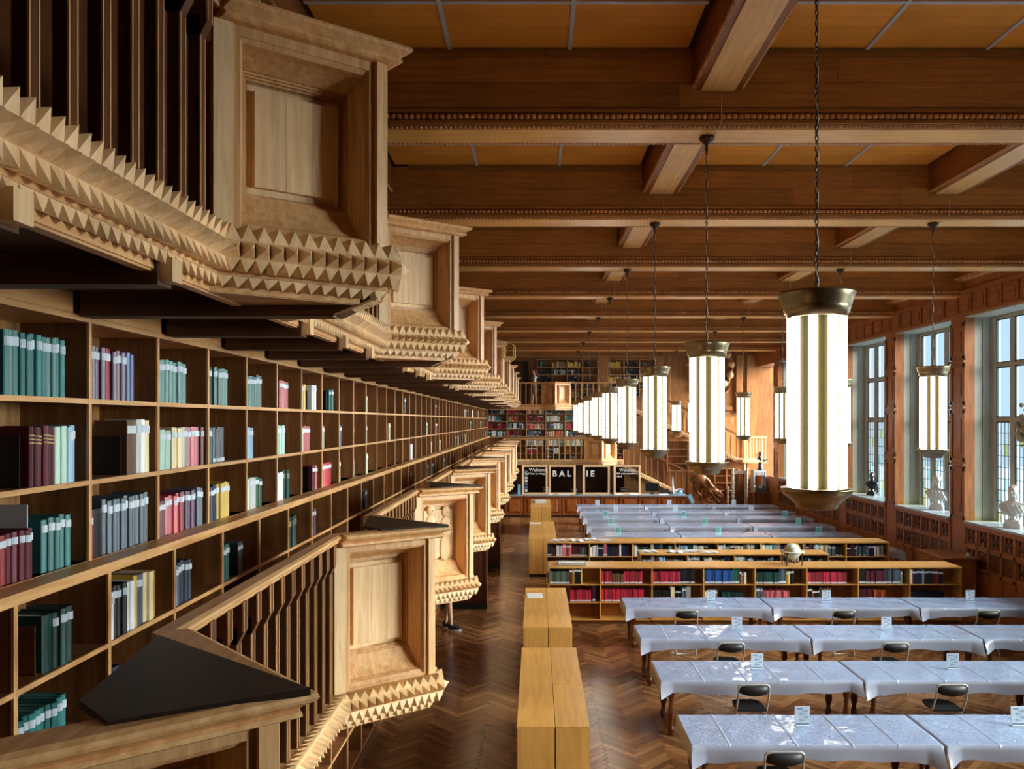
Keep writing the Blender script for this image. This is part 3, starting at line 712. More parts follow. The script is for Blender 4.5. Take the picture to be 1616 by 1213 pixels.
def bay_run(row, k, items, start=0.013, sb=.014):
    f = 1.06 if k < 0 else (1.33 if row in 'TMB' else 1.15)
    items = [tuple(it[:3]) + (it[3] * f,) + tuple(it[4:]) for it in items]
    xx = (XU if row in 'TMB' else XLW) - sb; y = U0 + UP * k + start
    s = '%s shelf row, %s bay' % (rown[row], ordn[k + 1] if k + 1 < 12 else 'far')
    run(xx, y, rowz[row], 'y', items, .7, s, rw, maxlen=.69 - start)
G = ('_', 0, 0)
def gap(d): return ('_', 0, 0, d)
# bay k between upright k and k+1 ; k=-1 is the nearest whole bay
bay_run('T', -1, [('teal', 12, .285, .036)], .10)
bay_run('T', 0, [('purple', 4, .275, .034), ('red', 1, .28, .05), ('purple', 3, .27, .032), ('blue', 2, .27, .03, 'n')])
bay_run('T', 1, [('grey', 1, .27, .04), ('teal', 8, .265, .034)])
bay_run('T', 2, [('slate', 1, .26, .03), ('dteal', 1, .27, .06), ('teal', 6, .27, .032)])
bay_run('T', 3, [('teal', 5, .25, .04), ('dteal', 3, .26, .03)])
bay_run('T', 4, [gap(.10), ('pink', 3, .25, .04), ('red', 2, .25, .035)])
bay_run('T', 5, [gap(.06), ('cream', 1, .25, .05), ('yellow', 1, .25, .03, 'n'), gap(.18), ('white', 2, .26, .05)])
bay_run('T', 6, [gap(.3), ('teal', 2, .24, .045)])
bay_run('T', 9, [('black', 1, .24, .05), ('pale', 2, .22, .04)])
bay_run('M', -1, [gap(.25), ('maroon', 6, .275, .032, 'g'), ('pale', 2, .28, .045, 'n'), ('sky', 2, .28, .04)])
bay_run('M', 0, [gap(.30), ('brown', 1, .30, .09), ('white', 2, .31, .035), ('cream', 1, .31, .04)])
bay_run('M', 1, [('pale', 3, .25, .05), ('cream', 4, .26, .034), ('grey', 1, .26, .04), ('pink', 3, .26, .04), ('maroon', 2, .255, .03)])
bay_run('M', 2, [('teal', 2, .26, .05), ('navy', 4, .255, .04, 'b')])
bay_run('M', 3, [('sky', 3, .25, .045)])
bay_run('M', 4, [('pale', 4, .26, .055)])
bay_run('M', 5, [('white', 2, .24, .04), ('pink', 4, .25, .045)])
bay_run('M', 6, [('pale', 3, .25, .05)])
bay_run('M', 7, [('sky', 2, .25, .05), ('slate', 1, .25, .06)])
bay_run('M', 8, [('slate', 2, .22, .05)])
bay_run('M', 9, [('pale', 2, .24, .05)])
bay_run('B', -1, [gap(.02), ('red', 2, .22, .038), ('maroon', 5, .225, .036), gap(.06), ('teal', 5, .255, .043)], .03)
bay_run('B', 0, [('red', 2, .24, .02), ('black', 1, .26, .08, 'n'), ('slate', 11, .29, .034)])
bay_run('B', 1, [('maroon', 3, .22, .036), ('pink', 3, .24, .034), ('red', 2, .25, .034), ('purple', 5, .25, .032), ('slate', 3, .26, .034)])
bay_run('B', 2, [('navy', 3, .25, .05), ('yellow', 5, .26, .035)])
bay_run('B', 3, [('white', 4, .25, .05), ('green', 1, .25, .05), ('dteal', 1, .24, .05)])
bay_run('B', 4, [('white', 3, .25, .055), ('dteal', 2, .26, .06, 'g')])
bay_run('B', 5, [gap(.34), ('maroon', 1, .25, .05), ('pink', 1, .25, .05)])
bay_run('B', 6, [('pink', 3, .25, .045), ('crim', 5, .25, .045)])
bay_run('B', 7, [('cream', 2, .25, .05)])
bay_run('B', 8, [('white', 1, .27, .06), gap(.15)])
bay_run('B', 9, [('pale', 2, .26, .07)])
bay_run('L', -1, [gap(.20), ('dteal', 1, .26, .08, 'n'), ('dteal', 3, .26, .045)])
bay_run('L', 0, [('white', 2, .25, .03), ('black', 3, .27, .04), ('white', 2, .27, .035, 'n'), ('yellow', 1, .28, .03, 'n'), ('slate', 2, .28, .035), ('cream', 2, .28, .04, 'n'), ('yellow', 1, .27, .05, 'n')])
bay_run('L', 1, [('slate', 2, .25, .04), ('navy', 4, .26, .04)])
bay_run('L', 2, [('teal', 3, .25, .05)])
bay_run('L', 3, [('white', 1, .2, .03)])
bay_run('L', 4, [('dteal', 5, .27, .05, 'g')])
bay_run('L', 5, [('white', 1, .25, .04), ('purple', 3, .26, .035)])
bay_run('K', -1, [('teal', 10, .255, .038)])
bay_run('K', 0, [('navy', 3, .25, .04)])
for row in 'TMB':
    for k in range(11, 44):
        if rw.random() < .42: bay_run(row, k, [(rw.choice(['white', 'teal', 'slate', 'red', 'cream', 'pale']), rw.choice([1, 2, 3]), rw.uniform(.24, .3), .05)], rw.choice([.02, .3]))
for k in (2, 8, 13, 16, 17, 20): bay_run('L', k, [('slate', 2, .24, .05)], .3)
for z in (1.44, 1.84 - .0, 1.02):
    run(XLW - .04, U0 + UP * 7.1, z, 'y', [('white', 2, .24, .04), ('navy', 2, .24, .04)], 1, '', rw, False)
# book ends: thin metal plates
def bookend(row, k, y, h, col, lbl, wd=.15):
    y *= 1.06 if k < 0 else 1.33
    xx = (XU if row in 'TMB' else XLW)
    o = link('bookend', MB().box(-.0, .17, 0, .006, 0, h).box(0, .17, 0, wd, 0, .004).mesh('bookend', col), None, (xx - .22, U0 + UP * k + y, rowz[row])); tag(o, lbl, 'bookend')
bookend('M', -1, .235, .24, black_m, 'black metal bookend left of the maroon gilt banded volumes')
bookend('M', 0, .29, .22, black_m, 'black bookend before the white volumes in the second row')
bookend('L', -1, .19, .22, brown_y, 'brown wooden bookend beside the dark green volumes')
bookend('T', 4, .09, .22, black_m, 'black bookend beside the pink volumes of the top row')
bookend('T', 5, .26, .2, black_m, 'black bookend before two white volumes of the top row')
bookend('T', 6, .25, .22, black_gloss, 'dark bookend beside two teal volumes of the top row')
bookend('B', 5, .3, .24, black_gloss, 'black bookend in the third row right of the dark green volumes')
bookend('B', -1, .285, .33, white_case, 'tall pale board standing between maroon and teal volumes', .02)
bookend('B', 8, .2, .2, white_case, 'white card box standing in the third row')
bookend('T', 9, .18, .2, white_case, 'white card box standing in the top row')

# ------------------------------------------------------------------ low bookcases across the hall
def low_unit(x, y, nb, zt, label, dep=.68, bw=1.073, shelves=(.10, .46, .83), left=True, right=True):
    t_ = thing('low_bookcase', label, 'bookcase', (x, y + dep / 2, 0), group=None)
    W = nb * bw
    part('top_board', MB().box(x - .01, x + W + (.01 if right else -.003), y - .01, y + dep + .01, zt - .03, zt), honey_x, t_)
    part('plinth', MB().box(x + .01, x + W - .01, y + .03, y + dep - .03, 0, .085), brown_y, t_)
    for k in range(nb + 1):
        xx = x + k * bw; part('upright', MB().box(xx - .013 if k else xx, xx + .013 if k < nb else xx + .0, y, y + dep, .085, zt - .03), honey, t_)
    for z in shelves: part('shelf', MB().box(x + .013, x + W - .013, y + .006, y + dep - .006, z - .022, z), honey_x, t_)
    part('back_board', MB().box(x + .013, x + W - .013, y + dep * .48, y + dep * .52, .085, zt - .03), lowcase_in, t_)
    return t_
names4 = ['leftmost unit', 'second unit from the left', 'third unit from the left', 'rightmost unit']
for r_, (y, zt) in enumerate(((16.22, 1.19), (19.55, 1.19))):
    for u in range(4):
        low_unit(.27 + u * 2.146, y, 2, zt, '%s of the %s light wood low bookcase' % (names4[u], 'nearer' if r_ == 0 else 'farthest'), dep=.66, right=(u == 3))
for u in range(2): low_unit(2.39 + u * 2.146, 17.8, 2, 1.19, '%s half of the short middle low bookcase' % ('left' if u == 0 else 'right'), dep=.6)
top1 = [[('gg', 10, .26, .042, 'b'), ('red', 1, .33, .06), ('yellow', 1, .31, .05), ('black', 3, .34, .045), ('yellow', 1, .33, .03)],
        [('crim', 6, .26, .035, 'b'), ('brown', 8, .21, .034, 'b'), ('crim', 10, .26, .038, 'b')],
        [('crim', 14, .26, .042, 'b'), ('black', 7, .3, .042, 'b')],
        [('blue', 11, .29, .055, 'b'), ('green', 3, .34, .045, 'b'), ('maroon', 1, .28, .04), ('cream', 2, .24, .05)],
        [('dteal', 9, .24, .055, 'b'), ('slate', 3, .34, .05, 'b'), ('yellow', 2, .27, .04), ('black', 2, .3, .04)],
        [('crim', 15, .24, .055, 'b')], [('black', 3, .32, .05, 'b'), ('maroon', 8, .28, .05, 'b'), ('slate', 6, .32, .055, 'b'), ('white', 1, .27, .04)],
        [('white', 1, .3, .04), ('maroon', 1, .3, .04), ('navy', 3, .3, .06), ('white', 1, .3, .05), ('black', 5, .3, .04), ('red', 2, .29, .05), ('black', 1, .28, .1)]]
top2 = [[gap(.38), ('maroon', 1, .35, .04, 'n'), ('crim', 13, .24, .034, 'b'), gap(.03), ('maroon', 1, .33, .06, 'b')], [('crim', 23, .25, .039, 'b')],
        [('black', 11, .24, .035, 'b'), ('cream', 1, .3, .08, 'n'), ('black', 3, .25, .05), ('slate', 2, .3, .05), ('white', 1, .31, .1, 'n')],
        [('cream', 3, .2, .05), ('grey', 2, .24, .06), gap(.1), ('dteal', 8, .19, .055, 'b')], [('slate', 3, .29, .045), ('pink', 13, .22, .045, 'b')],
        [('black', 2, .3, .05), ('orange', 1, .25, .05), ('black', 3, .25, .04), ('brown', 5, .29, .05, 'b')], [('maroon', 7, .26, .045, 'b'), ('orange', 5, .24, .05, 'b')], [('navy', 13, .2, .055, 'n')]]
for k in (3, 2, 5, 1, 0, 4, 6, 7):
    run(.27 + k * 1.073 + .025, 16.25, .83, 'x', top1[k], 1, 'nearer low bookcase, upper shelf, %s opening' % ordn[k].replace('nearest', 'first'), rw)
for k in range(8): run(.27 + k * 1.073 + .025, 16.25, .46, 'x', top2[k], 1, 'nearer low bookcase, middle shelf, %s opening' % ordn[k].replace('nearest', 'first'), rw)
cols = list(BC)
def filler(x, y, z, wd, rnd, pal, hmin=.2, hmax=.3, fill=.9, dirv='x'):
    it = []; tot = 0
    while tot < wd * fill:
        n = rnd.choice([1, 2, 3, 5]); t_ = rnd.uniform(.025, .05); it.append((rnd.choice(pal), n, rnd.uniform(hmin, hmax), t_, rnd.choice('ntb'))); tot += n * t_
    run(x, y, z, dirv, it, 1, '', rnd, False, maxlen=wd - .03)
mix = ['white', 'navy', 'slate', 'black', 'cream', 'sky', 'maroon', 'grey', 'dteal', 'pale']
for k in range(4): filler(2.39 + k * 1.073 + .02, 17.84, .83, 1.04, rw, mix)
for k in range(8):
    filler(.27 + k * 1.073 + .02, 19.59, .83, 1.04, rw, mix if k > 1 else ['maroon', 'pink', 'slate', 'navy', 'white', 'blue'], .22, .31)
    filler(.27 + k * 1.073 + .02, 19.59, .46, 1.04, rw, ['white', 'pale', 'slate', 'cream'], .2, .26)

# ------------------------------------------------------------------ aisle units in yellow veneer
def aisle(x0, x1, y0, y1, label, zt=1.04):
    t_ = thing('aisle_cabinet', label, 'cabinet', ((x0 + x1) / 2, (y0 + y1) / 2, 0))
    part('top_board', MB().box(x0, x1 - .003, y0 + .002, y1 - .002, zt - .022, zt), honey, t_)
    part('end_panel', MB().box(x0 + .004, x1 - .006, y0 + .004, y0 + .026, .08, zt - .022), honey_z, t_)
    part('end_panel', MB().box(x0 + .004, x1 - .006, y1 - .026, y1 - .004, .08, zt - .022), honey, t_)
    s = x0 < .1
    part('back_board', MB().box(x1 - .03 if s else x0 + .01, x1 - .012 if s else x0 + .03, y0 + .026, y1 - .026, .08, zt - .022), honey, t_)
    for z in (.09, .4, .72): part('shelf', MB().box(x0 + .012, x1 - .03, y0 + .026, y1 - .026, z - .02, z), honey, t_)
    n = max(1, round((y1 - y0) / .9))
    for k in range(1, n): part('divider', MB().box(x0 + .012, x1 - .03, y0 + (y1 - y0) * k / n - .01, y0 + (y1 - y0) * k / n + .01, .08, zt - .022), honey, t_)
    part('plinth', MB().box(x0 + .03, x1 - .03, y0 + .03, y1 - .03, 0, .08), black_m, t_)
    # card frames on the open side
    for k in range(n):
        yy = y0 + (y1 - y0) * (k + .5) / n; xs = x0 - .004 if s else x1 - .006
        part('label_holder', MB().box(xs, xs + .01, yy - .06, yy + .06, .66, .70), chrome, t_)
pos = ['nearest', 'second nearest', 'third', 'farthest']
for i, (a, b_) in enumerate(((8.14, 10.98), (12.05, 14.9), (21.1, 24.75), (28.8, 31.7))):
    if i == 0:
        aisle(-.20, .20, a, b_, 'left half of the nearest yellow aisle cabinet'); aisle(.203, .565, a, a + 1.3, 'front right half of the nearest yellow aisle cabinet'); aisle(.203, .565, a + 1.302, b_, 'rear right half of the nearest yellow aisle cabinet')
    else:
        z = 1.04
        aisle(-.20, .19, a, b_, 'left half of the %s yellow aisle cabinet' % pos[i], z); aisle(.193, .565, a, b_, 'right half of the %s yellow aisle cabinet' % pos[i], z)
def sheet(name, label, cat, x, y, z, wx, wy, rz=0, n=1, mat=paper, h=.006):
    mb = MB()
    for k in range(n):
        s = random.uniform(-.03, .03); mb.box(-wx / 2 + s, wx / 2 + s, -wy / 2 + s, wy / 2 + s, k * h, k * h + h * .8)
    o = link(name, mb.mesh(name, mat), None, (x, y, z), (0, 0, rz)); tag(o, label, cat); return o
sheet('paper_sheet', 'white printed sheet on the back corner of the second aisle cabinet', 'paper', -.05, 14.2, 1.041, .28, .4, .05)
sheet('paper_sheet', 'white sheets on the top of the third aisle cabinet', 'paper', -.03, 24.2, 1.041, .3, .3, .1, 2)
def magazine(x, y, z, rz, label):
    t_ = link('open_magazine', MB().add([(-.2, -.14, .0), (-.1, -.14, .025), (0, -.14, .006), (.1, -.14, .025), (.2, -.14, 0), (-.2, .14, .0), (-.1, .14, .025), (0, .14, .006), (.1, .14, .025), (.2, .14, 0), (-.2, -.14, -.004 + .006), (.2, -.14, .002), (.2, .14, .002), (-.2, .14, .002)],
              [(0, 1, 6, 5), (1, 2, 7, 6), (2, 3, 8, 7), (3, 4, 9, 8), (10, 13, 12, 11)], False).mesh('open_magazine', paper), None, (x, y, z), (0, 0, rz)); tag(t_, label, 'magazine')
for i, (x, y, rz) in enumerate(((.55, 19.8, .2), (1.0, 19.75, -.2), (1.35, 19.95, .1), (1.75, 19.8, .5), (2.62, 18.1, .1), (3.2, 18.05, -.3), (3.6, 18.15, .3), (4.0, 18.0, .1))):
    magazine(x, y, 1.195, rz, '%s open magazine lying on the %s low bookcase' % (['leftmost', 'second', 'third', 'fourth'][i % 4], 'farthest' if i < 4 else 'short middle'))
t_ = thing('leaflet_holder', 'wire leaflet holder with white papers on the left end of the nearer low bookcase', 'paper holder', (.75, 16.45, 1.19))
part('tray', MB().box(.45, 1.05, 16.35, 16.37, 1.19, 1.25).box(.45, 1.05, 16.6, 16.62, 1.19, 1.25).box(.45, 1.05, 16.35, 16.62, 1.19, 1.198), chrome, t_)
part('papers', MB().box(.48, 1.02, 16.38, 16.59, 1.20, 1.235), paper, t_)
t_ = thing('printer_box', 'small white box with papers on the farthest aisle cabinet', 'box', (.12, 30.6, 1.04))
part('body', MB().box(-.04, .36, 30.3, 30.7, 1.041, 1.14), white_case, t_); part('papers', MB().box(-.06, .38, 30.75, 31.0, 1.042, 1.06), paper, t_)
# globe
t_ = thing('globe', 'small terrestrial globe in a dark four legged stand on the nearer low bookcase', 'globe', (5.42, 16.5, 1.19))
lpart('sphere', MB().ball((0, 0, .28), .17, 20, 14), globe_m, t_)
lpart('horizon_ring', MB().lathe([(.178, .27), (.25, .27), (.25, .285), (.178, .285), (.178, .27)], n=24, cap=False), plain('horizon_paper', (200, 198, 178), .4), t_)
lpart('meridian_ring', MB().tube([(.18 * math.cos(R(a)), 0, .28 + .18 * math.sin(R(a))) for a in range(0, 360, 15)], .006, 6, True), brass, t_)
for a in (45, 135, 225, 315): lpart('leg', MB().tube([(.225 * math.cos(R(a)), .225 * math.sin(R(a)), z) for z in (0, .05, .1, .2, .27)], [.02, .012, .016, .012, .018], 8), dark_wood, t_)
lpart('stretcher', MB().box(-.16, .16, -.012, .012, .045, .065).box(-.012, .012, -.16, .16, .045, .065), dark_wood, t_)
# side cabinet by the window wall
t_ = thing('side_cabinet', 'dark panelled wooden side cabinet against the window wall', 'cabinet', (9.75, 18.5, 0))
part('top_board', MB().box(9.33, 10.17, 17.86, 19.14, 1.05, 1.085), wall_wood_y, t_)
part('body', MB().box(9.38, 10.12, 17.92, 19.08, .08, 1.05), wall_wood, t_); part('plinth', MB().box(9.36, 10.14, 17.9, 19.1, 0, .08), wall_wood_y, t_)
for k in range(2): part('door', MB().box(9.355, 9.38, 17.96 + k * .56, 18.48 + k * .56, .14, 1.0).box(9.345, 9.357, 18.04 + k * .56, 18.40 + k * .56, .22, .92), wall_wood, t_)
part('end_panel', MB().box(9.46, 10.04, 17.905, 17.92, .16, .98), wall_wood, t_)
t_ = thing('tape_dispenser', 'small grey tape dispenser on the side cabinet', 'dispenser', (9.98, 18.0, 1.085))
lpart('base', MB().box(-.08, .08, -.03, .03, 0, .03), chrome, t_); lpart('reel', MB().lathe([(.02, -.02), (.045, -.02), (.045, .02), (.02, .02)], n=14, M=Matrix.Translation((0, 0, .06)) @ Matrix.Rotation(R(90), 4, 'X')), white_case, t_)

# ------------------------------------------------------------------ tables with plastic covers
def turned(h):
    pf_ = [(.0, 0), (.032, 0), (.038, .012), (.03, .03), (.042, .04)]; 
    return [(.028, 0), (.036, .015), (.03, .035), (.045, .04), (.045, .12), (.028, .125), (.036, .14), (.026, .155), (.036, .19), (.050, .25), (.052, .30), (.040, .36), (.028, .42), (.026, .44), (.036, .455), (.026, .47), (.034, .50), (.045, .53), (.045, h)]
def table_proto():
    t_ = thing('reading_table', '', 'table', (0, 0, 0))
    L_, D_ = 2.68, .84
    lpart('tabletop', MB().box(-L_ / 2, L_ / 2, -D_ / 2, D_ / 2, .725, .762), desk_wood, t_)
    lpart('apron', MB().box(-L_ / 2 + .1, L_ / 2 - .1, -D_ / 2 + .08, -D_ / 2 + .105, .63, .725).box(-L_ / 2 + .1, L_ / 2 - .1, D_ / 2 - .105, D_ / 2 - .08, .63, .725), desk_wood, t_)
    me = MB().lathe(turned(.725), n=12).mesh('leg', leg_wood)
    for sx_ in (-1, 1):
        for sy in (-1, 1): link('leg', me, t_, (sx_ * (L_ / 2 - .16), sy * (D_ / 2 - .1), 0))
    for sx_ in (-1, 1): lpart('stretcher', MB().box(sx_ * (L_ / 2 - .16) - .02, sx_ * (L_ / 2 - .16) + .02, -D_ / 2 + .1, D_ / 2 - .1, .055, .105), leg_wood, t_)
    lpart('stretcher', MB().box(-L_ / 2 + .16, L_ / 2 - .16, -.02, .02, .06, .10), leg_wood, t_)
    return t_
def cover_mesh(seed):
    rn = random.Random(seed); L_, D_ = 2.69, .875; ny = 40; mb = MB(); P = {}
    creases = [-.86 + rn.uniform(-.1, .1), -.28 + rn.uniform(-.1, .1), .33 + rn.uniform(-.1, .1), .92 + rn.uniform(-.1, .1)]
    xs = sorted(set([round(-L_ / 2 + L_ * i / 130, 4) for i in range(131)] + [round(c + d, 4) for c in creases for d in (-.014, -.005, .003, .014)])); nx = len(xs) - 1; ys = [-D_ / 2 + D_ * j / ny for j in range(ny + 1)]
    ph = [rn.uniform(0, 6.28) for _ in range(8)]; cr_ = [rn.uniform(-.9, -.4), rn.uniform(.1, .3), rn.uniform(.6, .9)]
    wr_ = []
    for _ in range(150):
        a = rn.choice([0, 0, 1.57]) + rn.gauss(0, .5); wr_.append((rn.uniform(-L_ / 2, L_ / 2), rn.uniform(-D_ / 2, D_ / 2), math.cos(a), math.sin(a), rn.uniform(.06, .22), rn.uniform(.010, .022), rn.uniform(.0012, .0035)))
    def h(x, y):
        z = .0012 * math.sin(9 * x + ph[0] + 3 * y) + .0012 * math.sin(17 * x - 11 * y + ph[1]) + .0015 * math.sin(5 * x + 14 * y + ph[2])
        for c in creases: z += .007 * max(0, 1 - abs(x - c) / .013)
        for wx, wy, ca_, sa_, ll, ww, hh in wr_:
            dx, dy = x - wx, y - wy
            if abs(dx) > ll or abs(dy) > ll: continue
            u = abs(dx * ca_ + dy * sa_); v = abs(-dx * sa_ + dy * ca_)
            if u < ll and v < ww: z += hh * (1 - v / ww) * (1 - u / ll)
        return z
    vs = []; idx = {}
    drop = .17
    def put(key, p): idx[key] = len(vs); vs.append(p)
    for i, x in enumerate(xs):
        for j, y in enumerate(ys): put((i, j), (x, y, .768 + h(x, y)))
    fs = [(idx[i, j], idx[i + 1, j], idx[i + 1, j + 1], idx[i, j + 1]) for i in range(nx) for j in range(ny)]; ntop = len(fs)
    for side in (-1, 1):      # long sides
        j = 0 if side < 0 else ny
        for i, x in enumerate(xs):
            e = max(0, 1 - (L_ / 2 - abs(x)) / .16)
            dr = drop + .02 * math.sin(2.2 * x + ph[3]) + .01 * math.sin(11 * x + ph[4]) + .05 * e
            for q in (1, 2, 3):
                put(('s', side, i, q), (x * (1 + .0 * q) + (math.copysign(.002 * q * e, x)), side * (D_ / 2 + .004 + .012 * math.sin(6 * x + ph[5]) * q / 3 + .10 * e * q / 3), .766 - dr * q / 3))
        for i in range(nx):
            a = [idx[i, j]] + [idx['s', side, i, q] for q in (1, 2, 3)]; b_ = [idx[i + 1, j]] + [idx['s', side, i + 1, q] for q in (1, 2, 3)]
            for q in range(3): f = (a[q], a[q + 1], b_[q + 1], b_[q]); fs.append(f if side < 0 else f[::-1])
    for side in (-1, 1):      # short ends, pulled in between the corner flaps
        i = 0 if side < 0 else nx
        for j, y in enumerate(ys):
            e = max(0, 1 - (D_ / 2 - abs(y)) / .12)
            for q in (1, 2, 3): put(('e', side, j, q), (side * (L_ / 2 + .002 + .003 * e * q), y * (1 + .10 * q / 3 * e), .766 - (drop + .05 * e) * q / 3))
        for j in range(ny):
            a = [idx[i, j]] + [idx['e', side, j, q] for q in (1, 2, 3)]; b_ = [idx[i, j + 1]] + [idx['e', side, j + 1, q] for q in (1, 2, 3)]
            for q in range(3): f = (a[q], b_[q], b_[q + 1], a[q + 1]); fs.append(f if side < 0 else f[::-1])
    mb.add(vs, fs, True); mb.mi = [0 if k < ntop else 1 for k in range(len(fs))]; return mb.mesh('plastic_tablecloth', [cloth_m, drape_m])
CM = [cover_mesh(s) for s in (1, 2, 3)]
tp = table_proto(); used = False
rowsY = [8.76, 10.82, 12.8, 14.85, 21.15, 23.9, 25.95, 28.0, 29.9, 31.9]
rn_ = ['nearest', 'second nearest', 'third nearest', 'fourth', 'half hidden', 'fifth from the back', 'fourth from the back', 'third from the back', 'second from the back', 'backmost']
cn_ = ['left', 'middle', 'right']
for ri, y in enumerate(rowsY):
    for ci in range(3):
        if ri == 4 and ci < 2: continue
        x = [3.0, 5.725, 8.45][ci]
        lab_ = '%s reading table with turned legs in the %s row' % (cn_[ci], rn_[ri])
        if not used: tp.location = (x, y, 0); tp['label'] = lab_; tp['group'] = 'reading tables in rows'; used = True
        else: dup(tp, (x, y, 0), 0, lab_, 'reading tables in rows')
        c = link('plastic_tablecloth', CM[(ri + ci) % 3], None, (x, y, 0)); tag(c, 'shiny pale plastic cover on the %s table of the %s row' % (cn_[ci], rn_[ri]), 'tablecloth', 'plastic covers on the reading tables')
# notices in stands
def sign_proto(printm, tone):
    t_ = thing('table_notice', '', 'sign', (0, 0, 0))
    lpart('holder', MB().box(-.085, .085, -.004, .004, 0, .215).box(-.085, .085, -.03, .03, 0, .006), white_case if tone else plain('pale_teal_holder', (150, 214, 220), .4), t_)
    if not tone: lpart('teal_card', MB().box(-.06, .06, -.0052, -.0038, .03, .18), green_card, t_)
    mb = MB(); mb.box(-.065, .0, -.0062, -.0042, .185, .195); mb.box(-.075, .075, -.0062, -.0042, .012, .024)
    for k, (x, z) in enumerate(((.045, .165), (-.02, .13), (.045, .095), (-.02, .06))):
        mb.add(*[(lambda vv, ff: (vv, ff))([(x + r_ * math.cos(R(a)), -.0055, z + r_ * math.sin(R(a))) for r_ in (.013, .017) for a in range(0, 360, 30)], [(i, (i + 1) % 12, 12 + (i + 1) % 12, 12 + i) for i in range(12)])][0])
        mb.add([(x - .010, -.0055, z + .006), (x - .006, -.0055, z + .010), (x + .010, -.0055, z - .006), (x + .006, -.0055, z - .010)], [(0, 1, 2, 3)])
        mb.box(x - .045 if k % 2 == 0 else x + .025, x - .022 if k % 2 == 0 else x + .05, -.0058, -.0045, z - .003, z + .003)
    lpart('printing', mb, printm, t_); return t_
s1 = sign_proto(letter_red, True); s2 = sign_proto(paper, False); u1 = u2 = False
signs = [(8.86, [(1266, 'left'), (1607, 'right')]), (10.88, [(1195, 'left'), (1503.5, 'right')]), (12.9, [(1163, 'left'), (1399, 'right')]), (14.93, [(1122, 'left'), (1304, 'middle'), (1531, 'right')]),
         (23.9, [(975.7, 'left'), (1134, 'middle'), (1292, 'right')]), (25.95, [(964.6, 'left'), (1112.4, 'middle'), (1260, 'right')]), (28.0, [(956, 'left'), (1079.7, 'middle'), (1238.6, 'right')]), (29.9, [(972, 'left'), (1066, 'middle'), (1185.4, 'right')]), (31.9, [(942.8, 'left'), (1056, 'middle'), (1158, 'right')])]
for y, lst in signs:
    ri = min(range(len(rowsY)), key=lambda i: abs(rowsY[i] - y))
    for px, nm in lst:
        x = (px - 846) * y / 1230; g = 23 < y < 29
        lab_ = '%s upright %s notice on the %s row of covered tables' % (nm, 'teal' if g else 'white', rn_[ri]); pr = s2 if g else s1
        if (g and not u2) or (not g and not u1):
            pr.location = (x, y, .773); pr['label'] = lab_
            if g: u2 = True
            else: u1 = True
        else: dup(pr, (x, y, .773), 0, lab_)
# folding chairs: sit on the near side, facing the tables
def chair_proto():
    t_ = thing('folding_chair', '', 'chair', (0, 0, 0)); w_ = .20
    for s in (-1, 1): pass
    fr = [(-w_, .40, 0), (-w_, .10, .42), (-w_, 0, .62), (-w_, -.03, .77)] ; 
    arc = [(-w_ + .05 * (1 - math.cos(R(a))), -.03, .77 + .035 * math.sin(R(a))) for a in (30, 60, 90)]
    full = fr + arc; full = full + [(-x, y, z) for x, y, z in full[::-1]]
    lpart('front_frame', MB().tube(full, .0135, 8), chrome, t_)
    lpart('rear_frame', MB().tube([(-w_ + .02, -.05, 0), (-w_ + .02, .12, .34), (-w_ + .02, .20, .43)], .0105, 8).tube([(w_ - .02, -.05, 0), (w_ - .02, .12, .34), (w_ - .02, .20, .43)], .0105, 8).tube([(-w_ + .02, -.035, .03), (w_ - .02, -.035, .03)], .008, 6), chrome, t_)
    lpart('cross_bar', MB().tube([(-w_, .37, .04), (w_, .37, .04)], .008, 6), chrome, t_)
    mb = MB(); n = 12; vs = []
    for i in range(n + 1):
        u = -1 + 2 * i / n; x = u * (w_ - .008); y = -.028 - .025 * (1 - u * u); zb_ = .70 - .035 * (1 - u ** 2) * 1.0; zt_ = .795 - .035 * abs(u) ** 6
        vs += [(x, y - .008, zb_), (x, y - .008, zt_), (x, y + .008, zt_), (x, y + .008, zb_)]
    fs = []
    for i in range(n):
        for q in range(4): fs.append((i * 4 + q, i * 4 + (q + 1) % 4, (i + 1) * 4 + (q + 1) % 4, (i + 1) * 4 + q))
    fs += [(3, 2, 1, 0), (n * 4, n * 4 + 1, n * 4 + 2, n * 4 + 3)]
    lpart('backrest', mb.add(vs, fs, True), black_m, t_)
    se = [(-.19, .06), (.19, .06), (.195, .3), (.17, .42), (.1, .455), (-.1, .455), (-.17, .42), (-.195, .3)]
    lpart('seat', MB().prism(se, .425, .45), black_m, t_)
    return t_
cp = chair_proto(); uc = False
for y, lst in ((8.10, (1237,)), (10.15, (1189, 1501)), (12.05, (1153, 1412)), (14.1, (1083, 1331, 1559))):
    ri = {8.1: 0, 10.15: 1, 12.05: 2, 14.1: 3}[round(y, 2)]
    for k, px in enumerate(lst):
        x = (px - 846) * y / 1230; lab_ = '%s black folding chair pulled up to the %s table row' % (['leftmost', 'second', 'rightmost'][k] if len(lst) > 2 else (['left', 'right'][k] if len(lst) > 1 else 'only'), rn_[ri])
        if not uc: cp.location = (x, y, 0); cp['label'] = lab_; cp['group'] = 'folding chairs at the tables'; uc = True
        else: dup(cp, (x, y, 0), 0, lab_, 'folding chairs at the tables')

